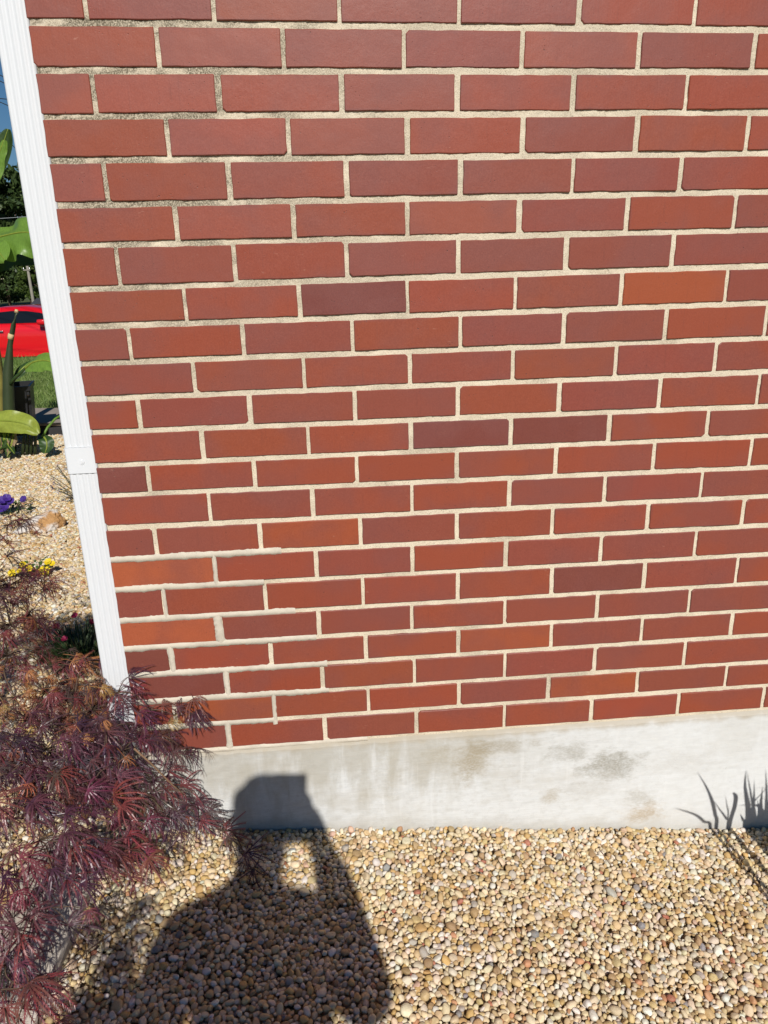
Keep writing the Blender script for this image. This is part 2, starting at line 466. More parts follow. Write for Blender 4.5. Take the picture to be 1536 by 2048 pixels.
# ------------------------------------------------------------------ brick house
BEDS = [(0.0117, -0.0133), (-0.0567, -0.0096), (-0.1245, -0.0064), (-0.1916, -0.006), (-0.2615, -0.0019), (-0.3268, -0.0023), (-0.4007, 0.0054), (-0.4653, 0.0025), (-0.5308, 0.0015), (-0.5962, 0.0009), (-0.6592, -0.0035), (-0.7246, -0.0009), (-0.7841, -0.006), (-0.8519, -0.0027), (-0.9181, -0.0023), (-0.9839, -0.0033), (-1.0531, -0.0027), (-1.1181, -0.002), (-1.1828, -0.0013), (-1.247, -0.0049), (-1.3129, -0.0021), (-1.3809, 0.0007)]
JOINTS = [[0.0937, 0.2966, 0.501, 0.7007, 0.905, 1.108], [0.2008, 0.4054, 0.6069, 0.8094, 1.0142, 1.2207], [0.0886, 0.293, 0.4993, 0.6981, 0.9017, 1.1053], [0.2012, 0.4053, 0.6106, 0.8146, 1.0207, 1.2258], [0.0888, 0.2981, 0.5022, 0.7041, 0.9081, 1.108], [0.2001, 0.4052, 0.6084, 0.8126, 1.0137, 1.219], [0.0911, 0.2955, 0.4965, 0.7012, 0.9031, 1.1063], [0.2006, 0.4072, 0.6062, 0.8092, 1.0126, 1.2188], [0.0933, 0.2991, 0.5017, 0.7057, 0.9052, 1.1057, 1.3072], [0.2028, 0.4075, 0.6087, 0.8083, 1.0118, 1.213], [0.0937, 0.3011, 0.5012, 0.7016, 0.9029, 1.1062, 1.3101], [0.2052, 0.4081, 0.6087, 0.808, 1.0082, 1.212], [0.0955, 0.2991, 0.5002, 0.7002, 0.902, 1.1057, 1.3113], [0.2059, 0.4093, 0.6088, 0.8085, 1.0078, 1.2136], [0.093, 0.3002, 0.5024, 0.7008, 0.9008, 1.1046, 1.3116], [0.2038, 0.4093, 0.6079, 0.8046, 1.0083, 1.215], [0.0949, 0.3004, 0.5027, 0.7035, 0.9059, 1.1087, 1.3156], [0.199, 0.4071, 0.6048, 0.8059, 1.0095, 1.2158], [0.0939, 0.3021, 0.5045, 0.7052, 0.9107, 1.1143, 1.3204], [0.2035, 0.4079, 0.6084, 0.8092, 1.0124, 1.219], [0.0864, 0.2994, 0.5056, 0.707, 0.9098, 1.1151, 1.3237], [0.1947, 0.4066, 0.6112, 0.8113, 1.0126, 1.2173, 1.4208]]
TONES = ['RPRPPRRR', 'RLPPLPRR', 'LLRPRRRR', 'RLLRPRRR', 'LRRPPPRR', 'RLRLPRPR', 'RPRPPPPR', 'RRDRROPR', 'PRPRPPRR', 'PRRPRPRR', 'RPPPRPRR', 'RRRDDRRR', 'DRRRRRRR', 'RPRRPPPR', 'PROPRRRR', 'XRPRPPRR', 'PRRRRDPR', 'XPPRPPPR', 'DRRROPPR', 'DRRRPPRR', 'RORRPOPR', 'PRPRRRRR']
TCOL = {'R': (.268, .057, .028), 'P': (.238, .056, .036), 'D': (.170, .044, .033), 'O': (.305, .070, .026), 'X': (.37, .086, .034), 'L': (.285, .069, .041)}
WALL_R = 2.6
for r in range(22):          # carry every course on to the right, past the edge of the picture
    while JOINTS[r][-1] < WALL_R - .25: JOINTS[r].append(JOINTS[r][-1] + .2032)

house = empty('brick_house', (0, 0, -1.6))
tag(house, 'red brick house wall with cream mortar above a whitewashed concrete base', 'house')

def brick_mesh(w, name, seed, chips):
    """front face at y=0, body going back; slightly uneven arrises with worn or chipped corners"""
    rr = random.Random(seed); h, d = .056, .092
    per = []
    def edge(a, b, n):
        for i in range(n):
            t = i / n; per.append([a[0] + (b[0] - a[0]) * t, a[1] + (b[1] - a[1]) * t])
    c = [(-w / 2, -h / 2), (w / 2, -h / 2), (w / 2, h / 2), (-w / 2, h / 2)]
    nx = 8 if w > .12 else 4
    cr = [rr.uniform(.0005, .0016) for _ in range(4)]
    if chips: cr[rr.randrange(4)] = rr.uniform(.003, .006)
    pts = []
    for i in range(4):
        a, b = Vector(c[i]), Vector(c[(i + 1) % 4]); u = (b - a).normalized(); L = (b - a).length
        pts.append(a + u * cr[i])
        n = nx if i % 2 == 0 else 3
        for k in range(1, n):
            q = a + u * (L * k / n + rr.uniform(-.006, .006) * (i % 2 == 0))
            nrm = Vector((u.y, -u.x)); pts.append(q + nrm * rr.uniform(-.0009, .0005))
        pts.append(b - u * cr[(i + 1) % 4])
    n = len(pts); bev = .0012
    V = [(p.x * (1 - bev / (w / 2)), 0, p.y * (1 - bev / (h / 2))) for p in pts]
    V += [(p.x, bev * .9, p.y) for p in pts] + [(p.x, d, p.y) for p in pts]
    Fc = [tuple(range(n))]
    for k in range(2):
        for i in range(n):
            j = (i + 1) % n; Fc.append((k * n + j, k * n + i, (k + 1) * n + i, (k + 1) * n + j))
    me = bpy.data.meshes.new(name)
    me.from_pydata(V, [], Fc); me.update(); me.materials.append(M['brick'])
    bm = bmesh.new(); bm.from_mesh(me); bmesh.ops.recalc_face_normals(bm, faces=bm.faces); bm.to_mesh(me); bm.free()
    return me
SW, HW = .1955, .0915
STR = [brick_mesh(SW, 'brick', 100 + i, i % 3 == 0) for i in range(14)]
HDR = [brick_mesh(HW, 'brick', 200 + i, i % 4 == 0) for i in range(5)]

def bed(r, x):
    if r < 0: return BEDS[0][0] + BEDS[0][1] * x - (r) * .0668
    return BEDS[r][0] + BEDS[r][1] * x
hinv = house.matrix_world
def jit(c, a=.045): return tuple(max(0, x * random.uniform(1 - a, 1 + a)) for x in c)
beyond = Acc()
def put_brick(r, x0, x1, tone, view=True):
    xm = (x0 + x1) / 2
    zt = bed(r - 1, xm) - .0052 - random.gauss(0, .0004); zb = bed(r, xm) + .0052 + random.gauss(0, .0004)
    w, h = x1 - x0, zt - zb
    src = random.choice(STR if w > .13 else HDR)
    o = bpy.data.objects.new('brick', src)
    o.scale = (w / (SW if w > .13 else HW), 1, h / .056)
    slope = ((BEDS[max(r, 0)][1]) + (BEDS[max(r - 1, 0)][1])) / 2
    o.location = (xm, max(-.0012, min(.0006, random.gauss(-.0002, .0006))), (zt + zb) / 2 + 1.6)
    o.rotation_euler = (max(-.008, min(.008, random.gauss(0, .004))), -math.atan(slope) + random.gauss(0, .0022), max(-.005, min(.005, random.gauss(0, .0025))))
    c = jit(TCOL[tone]); o.color = (*c, 1)
    link(o, house)
    return o
HJ = .0040
for r in range(22):
    js = JOINTS[r]; x0 = 0.0
    for k, j in enumerate(js):
        jw = HJ * random.uniform(.8, 1.25)
        if r == 17 and k == 0: jw = .0085
        if r in (18, 19, 21) and k == 0: jw = .0058
        if x0 < 1.5: put_brick(r, x0, j - jw, TONES[r][k] if k < len(TONES[r]) else random.choice('RRP'))
        else: pass
        x0 = j + jw
# bricks out of the picture: above, to the right and round the corner, joined
def add_plain_brick(acc, lo, hi):
    bmx = bmesh.new(); add_box(bmx, lo, hi, .0012, 1)
    bmx.verts.index_update()
    acc.add([v.co.copy() for v in bmx.verts], [[v.index for v in f.verts] for f in bmx.faces]); bmx.free()
for r in range(22):
    x0 = None
    prev = 0.0
    for k, j in enumerate(JOINTS[r]):
        if prev >= 1.5: add_plain_brick(beyond, (prev, 0, bed(r, prev) + .0048 + 1.6), (j - HJ, .09, bed(r - 1, prev) - .0048 + 1.6))
        prev = j + HJ
for r in range(-18, 0):
    x = 0.0; first = True
    while x < WALL_R - .2:
        w = (.1955 if r % 2 else .0915) if first else .1955
        add_plain_brick(beyond, (x, 0, bed(r, x) + .0048 + 1.6), (x + w, .09, bed(r - 1, x) - .0048 + 1.6)); x += w + .0077; first = False
for r in range(-18, 22):        # return wall round the corner
    y = .0995 if r % 2 else .2035
    while y < 2.4:
        add_plain_brick(beyond, (0, y, bed(r, 0) + .0048 + 1.6), (.09, y + .1955, bed(r - 1, 0) - .0048 + 1.6)); y += .2032
bo = beyond.obj('brick_courses', M['brick'], house); bo['kind'] = 'stuff'; bo.color = (*TCOL['R'], 1)

# mortar: recessed sheet with an uneven sandy face (front and round the corner)
st = .005
nx, nz = int(1.62 / st), int(1.46 / st)
gx, gzv = np.meshgrid(np.linspace(.003, 1.62, nx), np.linspace(-1.386, .08, nz))
low = np.zeros_like(gx)
for kx, kz, a in ((31, 44, .0006), (73, 57, .0005), (140, 160, .0003)):
    ph = RNG.uniform(0, 6, 4); low += a * np.sin(gx * kx + ph[0] + 1.3 * np.sin(gzv * kz * .6 + ph[1])) * np.sin(gzv * kz + ph[2])
gy = np.maximum(.0029 + low + RNG.normal(0, .0004, gx.shape), .0020)
V = np.stack([gx, gy, gzv + 1.6], -1).reshape(-1, 3)
idx = np.arange(nx * nz).reshape(nz, nx)
Fc = np.stack([idx[:-1, :-1], idx[:-1, 1:], idx[1:, 1:], idx[1:, :-1]], -1).reshape(-1, 4)
mo = mobj('mortar', V, Fc, M['mortar'], house, smooth=True)
bmx = bmesh.new()
add_box(bmx, (1.6, .004, .2), (WALL_R + .003, .3, 4.3)); add_box(bmx, (.004, .0042, 1.67), (1.62, .3, 4.3)); add_box(bmx, (.0042, .0070, .2), (.3, 2.6, 4.3)); add_box(bmx, (.3, .05, .2), (WALL_R, 2.6, 4.3))
bm_obj('wall_core', bmx, M['mortar'], house)

# repointed joints near the corner: flush, smeared over the arrises
rp = Acc()
def smear(a, b, half, seed):
    """ragged mortar strip from a to b (x, z) in the wall plane"""
    a, b = Vector(a), Vector(b); d = b - a; L = d.length; u = d / L; nrm = Vector((-u.y, u.x)); n = max(4, int(L / .0022))
    off = len(rp.V); rows_ = []
    for i in range(n + 1):
        t = i / n; s = t * L
        def e(k):
            return half * (1 + .34 * mnoise.noise((s * 28, seed, k)) + .24 * mnoise.noise((s * 110, seed, k + 9)) + .13 * mnoise.noise((s * 420, seed, k + 5)))
        up, dn = e(1.3), e(7.7); c = a + u * s
        for q, yv in ((up, .004), (up - .0009, -.0007), (0, -.0013 + .0007 * mnoise.noise((s * 60, seed, 2))), (-dn + .0009, -.0007), (-dn, .004)):
            p = c + nrm * q; rows_.append((p.x, yv, p.y + 1.6))
    Fs = []
    for i in range(n):
        for k in range(4): Fs.append((i * 5 + k, i * 5 + k + 1, (i + 1) * 5 + k + 1, (i + 1) * 5 + k))
    rp.add(rows_, Fs)
for r, xe in ((14, .34), (15, .30), (16, .36), (17, .40), (18, .42), (19, .42), (20, .30), (21, .5)):
    smear((.0015, bed(r, 0)), (xe, bed(r, xe)), .0076 if r < 21 else .0060, r * 3.1)
for r, k, hw in ((15, 0, .0048), (17, 0, .0094), (18, 0, .0066), (19, 0, .0066), (20, 0, .005), (20, 1, .0052), (21, 0, .0075), (16, 0, .0042)):
    x = JOINTS[r][k]; smear((x, bed(r - 1, x)), (x, bed(r, x)), hw, r * 5.7 + k)
smear((JOINTS[20][1] - .001, bed(20, .3) + .004), (JOINTS[20][1] + .0005, bed(20, .3) - .0115), .0062, 3.3)
rp.obj('repointed_mortar', M['repoint'], house, smooth=True)

# foundation
nx, nz = 260, 70
gx = np.linspace(-.012, WALL_R, nx); fv = []
for j in range(nz):
    for i in range(nx):
        x = gx[i]; top = bed(21, x) - .0015 + .0025 * mnoise.noise((x * 40, 1, 2)); z = -2.15 + (top + 2.15) * (j / (nz - 1)) ** .8
        y = -.0035 + .0022 * mnoise.noise((x * 6, 3, z * 9)) + .0007 * mnoise.noise((x * 50, 5, z * 70))
        if j == nz - 1: y += .004
        fv.append((x, y, z + 1.6))
idx = np.arange(nx * nz).reshape(nz, nx)
ff = [tuple(int(q) for q in f) for f in np.stack([idx[:-1, :-1], idx[:-1, 1:], idx[1:, 1:], idx[1:, :-1]], -1).reshape(-1, 4)]
n0 = len(fv)
zt = -1.384 + 1.6
fv += [(-.012, 2.6, -.55), (-.012, 2.6, zt)]
l0, l1 = 0, int(idx[-1, 0])
ff.append(tuple([int(k) for k in idx[:, 0]] + [n0 + 1, n0]))
# ledge behind the front face
fv += [(WALL_R, .09, zt), (-.012, .09, zt)]
ff.append(tuple([int(k) for k in idx[-1, :]] + [n0 + 2, n0 + 3]))
mobj('foundation', fv, ff, M['found'], house, smooth=False)

# ------------------------------------------------------------------ downspout
ds = empty('downspout', (-.031, .015, -1.6)); tag(ds, 'white ribbed metal downspout running down the house corner', 'downspout')
def spout_section(name, z0, z1, grow=0., ribs=True):
    x0, x1, y0, y1 = -.0585 - grow, -.0025 + grow * .5, .016 - grow, .082 + grow
    prof = []
    n = 60
    for i in range(n + 1):                     # front
        t = i / n; x = x0 + .005 + (x1 - x0 - .010) * t
        y = y0 + (.0019 * (.5 + .5 * math.cos(t * 2 * math.pi * 4 + math.pi)) if ribs else 0)
        prof.append((x, y))
    for k in range(1, 5): a = k / 5 * math.pi / 2; prof.append((x1 - .005 + .005 * math.sin(a), y0 + .005 - .005 * math.cos(a)))
    prof += [(x1, y0 + .006), (x1, y1), (x0, y1)]
    m = 12
    for i in range(m): prof.append((x0 + (.0012 * (i % 2) if ribs else 0), y1 - .004 - (y1 - y0 - .010) * i / m))
    for k in range(1, 5): a = k / 5 * math.pi / 2; prof.append((x0 + .005 - .005 * math.cos(a), y0 + .005 - .005 * math.sin(a)))
    V = []; n = len(prof); zs = [z0, z1]
    for z in zs: V += [(x + .031, y - .015, z + 1.6) for x, y in prof]
    Fc = [(i, (i + 1) % n, n + (i + 1) % n, n + i) for i in range(n)] + [tuple(range(n - 1, -1, -1)), tuple(range(n, 2 * n))]
    o = mobj(name, V, Fc, M['white'], ds)
    return o
spout_section('pipe_section', -.690, 1.9)
spout_section('pipe_section', -1.452, -.7425)
slv = spout_section('coupling_sleeve', -.7415, -.6905, .0016, False)
bmx = bmesh.new(); bmesh.ops.create_cone(bmx, segments=6, radius1=.0036, radius2=.0030, depth=.0022, cap_ends=True)
bmesh.ops.create_cone(bmx, segments=16, radius1=.0052, radius2=.0048, depth=.0009, cap_ends=True)
so = bm_obj('screw', bmx, M['white'], slv); so.rotation_euler = (math.radians(90), 0, 0); so.location = (-.0295 + .031, .0138 - .015, -.719 + 1.6)
prof = [(.05, 0)]
for i in range(9): prof += [(.046, -.012 * i - .002), (.051, -.012 * i - .006), (.051, -.012 * i - .009)]
V, Fc = lathe([(0.0, .003), (.05, .003)] + prof, 20)
mobj('drain_adapter', [(x, y + .034, z + .15) for x, y, z in V], Fc, M['blackplastic'], ds, True)

# ------------------------------------------------------------------ gravel: instanced pebbles
def pebble_mesh(i):
    rr = random.Random(900 + i); bmx = bmesh.new(); bmesh.ops.create_icosphere(bmx, subdivisions=3, radius=1)
    o = Vector((rr.uniform(0, 50), rr.uniform(0, 50), 0)); ax = rr.uniform(1.0, 1.4); fl = rr.uniform(.6, .9); bl = rr.uniform(.85, 1.05)
    planes = [(Vector((rr.gauss(0, 1), rr.gauss(0, 1), rr.gauss(0, .6))).normalized(), rr.uniform(.66, .92)) for _ in range(rr.choice((2, 4, 6, 8)))]
    for v in bmx.verts:
        p = v.co.copy()
        for nrm, d in planes:
            k = p.dot(nrm)
            if k > d: p -= nrm * (k - d) * .85
        p *= 1 + .16 * mnoise.noise(v.co * .9 + o) + .05 * mnoise.noise(v.co * 2.6 + o)
        v.co = Vector((p.x * ax, p.y * bl, p.z * fl))
    me = bpy.data.meshes.new('pebble'); bmx.to_mesh(me); bmx.free()
    me.polygons.foreach_set('use_smooth', [True] * len(me.polygons)); me.materials.append(M['pebble'])
    return bpy.data.objects.new('pebble', me)
pcol = bpy.data.collections.new('pebble_shapes')
NP = 20
for i in range(NP): pcol.objects.link(pebble_mesh(i))

PAL = np.array([(.70, .56, .36), (.74, .62, .43), (.64, .47, .25), (.60, .43, .20), (.55, .35, .13), (.47, .32, .16), (.66, .57, .45), (.76, .71, .61), (.43, .38, .32), (.26, .25, .24), (.52, .26, .13), (.38, .13, .08), (.36, .23, .11), (.64, .42, .30)])
PW = np.array([19, 18, 14, 9, 6, 6, 9, 9, 2.5, 1.0, 1.3, .6, 4, 1.2]); PW = PW / PW.sum()
def gravel(name, P, R, label, tilt=.35, lift=.35):
    n = len(P); P = np.asarray(P)
    me = bpy.data.meshes.new(name); me.vertices.add(n); me.vertices.foreach_set('co', P.astype(np.float32).ravel())
    def att(nm, ty, dat, key): a = me.attributes.new(nm, ty, 'POINT'); a.data.foreach_set(key, np.asarray(dat).ravel())
    rot = np.stack([RNG.normal(0, tilt, n), RNG.normal(0, tilt, n), RNG.uniform(0, 6.283, n)], 1).astype(np.float32)
    scl = (np.asarray(R)[:, None] * RNG.uniform(.88, 1.14, (n, 3))).astype(np.float32)
    ci = RNG.choice(len(PAL), n, p=PW); c = PAL[ci] * RNG.uniform(.82, 1.12, (n, 1)) * RNG.uniform(.95, 1.05, (n, 3))
    att('rot', 'FLOAT_VECTOR', rot, 'vector'); att('scl', 'FLOAT_VECTOR', scl, 'vector')
    att('pick', 'INT', RNG.integers(0, NP, n).astype(np.int32), 'value')
    att('tint', 'FLOAT_COLOR', np.concatenate([np.clip(c, 0, .85), np.ones((n, 1))], 1).astype(np.float32), 'color')
    ob = obj(name, me); me.materials.append(M['pebble'])
    ng = bpy.data.node_groups.new('scatter_' + name, 'GeometryNodeTree')
    ng.interface.new_socket('Geometry', in_out='INPUT', socket_type='NodeSocketGeometry'); ng.interface.new_socket('Geometry', in_out='OUTPUT', socket_type='NodeSocketGeometry')
    N = ng.nodes; gi = N.new('NodeGroupInput'); go = N.new('NodeGroupOutput'); iop = N.new('GeometryNodeInstanceOnPoints'); ci_ = N.new('GeometryNodeCollectionInfo')
    ci_.inputs['Collection'].default_value = pcol; ci_.inputs['Separate Children'].default_value = True; ci_.inputs['Reset Children'].default_value = True
    def na(nm, ty): q = N.new('GeometryNodeInputNamedAttribute'); q.data_type = ty; q.inputs['Name'].default_value = nm; return [s for s in q.outputs if s.enabled and s.name == 'Attribute'][0]
    L = ng.links
    L.new(gi.outputs[0], iop.inputs['Points']); L.new(ci_.outputs[0], iop.inputs['Instance']); iop.inputs['Pick Instance'].default_value = True
    L.new(na('pick', 'INT'), iop.inputs['Instance Index']); L.new(na('rot', 'FLOAT_VECTOR'), iop.inputs['Rotation']); L.new(na('scl', 'FLOAT_VECTOR'), iop.inputs['Scale'])
    L.new(iop.outputs[0], go.inputs[0])
    md = ob.modifiers.new('scatter', 'NODES'); md.node_group = ng
    tag(ob, label, 'gravel', kind='stuff')
    return ob

def pack(x0, x1, y0, y1, classes, inside=None, seed=1):
    """sequential packing, big stones first, so that small ones fill the gaps"""
    rr = np.random.default_rng(seed); cell = .0222; G = {}; out = []
    A = (x1 - x0) * (y1 - y0)
    for rad, dens, tries in classes:
        n = int(A * dens); cx = rr.uniform(x0, x1, n * tries); cy = rr.uniform(y0, y1, n * tries); rs = rad * rr.uniform(.85, 1.2, n * tries); got = 0
        for x, y, r in zip(cx.tolist(), cy.tolist(), rs.tolist()):
            if inside is not None and not inside(x, y): continue
            i, j = int(math.floor(x / cell)), int(math.floor(y / cell)); ok = True
            for a in (-1, 0, 1):
                for b_ in (-1, 0, 1):
                    for (qx, qy, qr) in G.get((i + a, j + b_), ()):
                        d = r + qr
                        if (x - qx) ** 2 + (y - qy) ** 2 < d * d * .72: ok = False; break
                    if not ok: break
                if not ok: break
            if ok:
                G.setdefault((i, j), []).append((x, y, r)); out.append((x, y, r)); got += 1
                if got >= n: break
    return out

TIM = (-.235, -.085, -1.25, -.035)      # timber footprint
def near_ok(x, y):
    if y > -.006 and x > -.02: return False
    if x < TIM[1] - .004 and x > TIM[0] + .004 and TIM[2] < y < TIM[3]: return False
    return True
top = pack(-.40, 1.85, -.85, .06, [(.0092, 120, 3), (.0068, 1500, 4), (.0052, 8000, 4), (.0040, 12000, 3), (.0029, 9000, 2)], near_ok, 3)
under = pack(-.40, 1.85, -.85, .06, [(.0056, 9000, 2), (.0042, 8000, 2)], near_ok, 4)
P = [(x, y, gz(x) - .001 + .35 * r + random.gauss(0, .0015) + .006 * mnoise.noise((x * 5, y * 5, 0))) for x, y, r in top] + [(x, y, gz(x) - .0045 + random.gauss(0, .0013)) for x, y, r in under]
R_ = [r * 1.0 for x, y, r in top] + [r for x, y, r in under]
gravel('gravel', P, R_, 'rounded tan and cream river pebbles along the wall base', .38)
# side bed: visible strip beside the downspout back to the edging
def strip_ok(x, y):
    if y > 4.75 or x > -.004: return False
    if y < .06 and x > -.40: return False
    return -1.1 - .40 * max(0, y) < x
nx = 0; P = []; R_ = []
step = .0105
jj = 0; y = -.9
while y < 4.75:
    s_ = step * (1 + .14 * max(0, y)); x = -3.1
    while x < -.004:
        a = x + random.uniform(-.4, .4) * s_; b_ = y + random.uniform(-.4, .4) * s_
        if strip_ok(a, b_):
            r = s_ * random.uniform(.42, .74); P.append((a, b_, gz(a) - .004 + .3 * r + random.gauss(0, .002))); R_.append(r)
        x += s_
    y += s_ * .86
gravel('gravel', P, R_, 'pale sunlit pebbles in the flower bed beyond the house corner', .4)

# ------------------------------------------------------------------ weathered timber edging
rr = random.Random(5); ny = 60
pr = [(-.235, -.06), (-.235, -.006), (-.229, 0), (-.20, .002), (-.16, .0005), (-.12, .002), (-.096, .001), (-.0885, -.002), (-.085, -.008), (-.086, -.03), (-.085, -.06)]
V = []; n = len(pr)
for j in range(ny + 1):
    y = TIM[2] + (TIM[3] - TIM[2]) * j / ny
    for k, (x, z) in enumerate(pr):
        V.append((x + .012 * (y + .4) * 1.0 + .0022 * mnoise.noise((k * 3.1, y * 9, 0)), y, -1.548 + z + .003 * mnoise.noise((k * 1.7, y * 6, 4)) + .0012 * mnoise.noise((k * 5, y * 40, 9))))
Fc = [(j * n + k, j * n + k + 1, (j + 1) * n + k + 1, (j + 1) * n + k) for j in range(ny) for k in range(n - 1)] + [tuple(range(n)), tuple(range((ny + 1) * n - 1, ny * n - 1, -1))]
tim = mobj('landscape_timber', V, Fc, M['wood']); tag(tim, 'weathered grey timber edging under the purple maple', 'timber')

# ------------------------------------------------------------------ lace-leaf maple
def lace_leaf(seed, L=.078, curl=0., teeth=True, thin=1.0):
    """palmate leaf cut to the base into long feathery lobes, each a thin rib with slender side teeth"""
    rr = random.Random(seed); V, Fc = [], []
    angs = [0, 17, -17, 36, -36, 58, -58, 88, -88]; lens = [1, 1, 1, .95, .95, .82, .82, .55, .55]
    for a, ln in zip(angs, lens):
        a = math.radians(a + rr.uniform(-6, 6)); ln = ln * L * rr.uniform(.85, 1.12); bend = rr.uniform(-.55, .55) - a * .35; droop = rr.uniform(.7, 1.9); cu = curl * rr.uniform(.6, 1.3)
        n = 8; base = len(V); p = Vector((0, 0, 0)); th = a; ph = rr.uniform(.1, .5); seg = ln / n; cs = []
        for i in range(n + 1):
            cs.append((p.copy(), th, ph))
            d = Vector((math.sin(th) * math.cos(ph), math.cos(th) * math.cos(ph), math.sin(ph))); p = p + d * seg
            th += bend / n + (cu * .6 if curl else 0) * rr.uniform(-.3, 1) / n; ph -= (droop + cu) / n * 1.4
        for i, (q, th_, ph_) in enumerate(cs):
            t = i / n; w = thin * (.0004 + .0007 * math.sin(math.pi * min(1, t * .9 + .15))) * (1 if i < n else .15)
            s_ = Vector((math.cos(th_), -math.sin(th_), 0)); V += [q - s_ * w, q + s_ * w]
        for i in range(n): Fc.append((base + 2 * i, base + 2 * i + 1, base + 2 * i + 3, base + 2 * i + 2))
        if teeth:
            for i in range(1, n):
                for f in (.0, .5):
                    q = cs[i][0].lerp(cs[i + 1][0], f); th_ = cs[i][1]; t = (i + f) / n
                    d = Vector((math.sin(th_), math.cos(th_), math.sin(cs[i][2])))
                    for sg in (-1, 1):
                        s_ = Vector((math.cos(th_), -math.sin(th_), 0)) * sg; tl = L * .135 * min(1, .3 + 1.6 * t) * (1.12 - .7 * t) * rr.uniform(.6, 1.3)
                        k = len(V); V += [q - d * .0006, q + d * .0008, q + (s_ * .66 + d * .75) * tl + Vector((0, 0, -tl * .5 * rr.random()))]; Fc.append((k, k + 1, k + 2))
    V2, F2 = tube_data([(0, 0, 0), (0, -.014, -.001), (0, -.030, -.007)], [.0006, .0006, .0007], 4, False)
    k = len(V); V += V2; Fc += [tuple(i + k for i in f) for f in F2]
    me = bpy.data.meshes.new('leaf'); me.from_pydata([tuple(v) for v in V], [], Fc); me.update(); me.materials.append(M['maple'])
    return me
FRESH = [lace_leaf(40 + i, .066 + .006 * (i % 3)) for i in range(8)]
DRY = [lace_leaf(70 + i, .066, 1.0 + .45 * i, i % 2 == 0, .75) for i in range(5)]
maple = empty('lace_leaf_maple', (-.55, -.1, -1.6)); tag(maple, 'lace-leaf maple with feathery purple foliage spilling over the house corner', 'maple shrub')
def S(px, py, y, r, n, tone): p = pt(px, py, y); return (p, r, n, tone)
PUR = [(.112, .044, .066), (.145, .055, .074), (.070, .030, .048), (.16, .056, .070)]
RED = [(.23, .055, .070), (.26, .065, .068), (.19, .050, .068)]
ORG = [(.48, .17, .06), (.56, .27, .10), (.38, .12, .065), (.30, .10, .07)]
GRY = [(.11, .075, .065), (.15, .10, .075)]
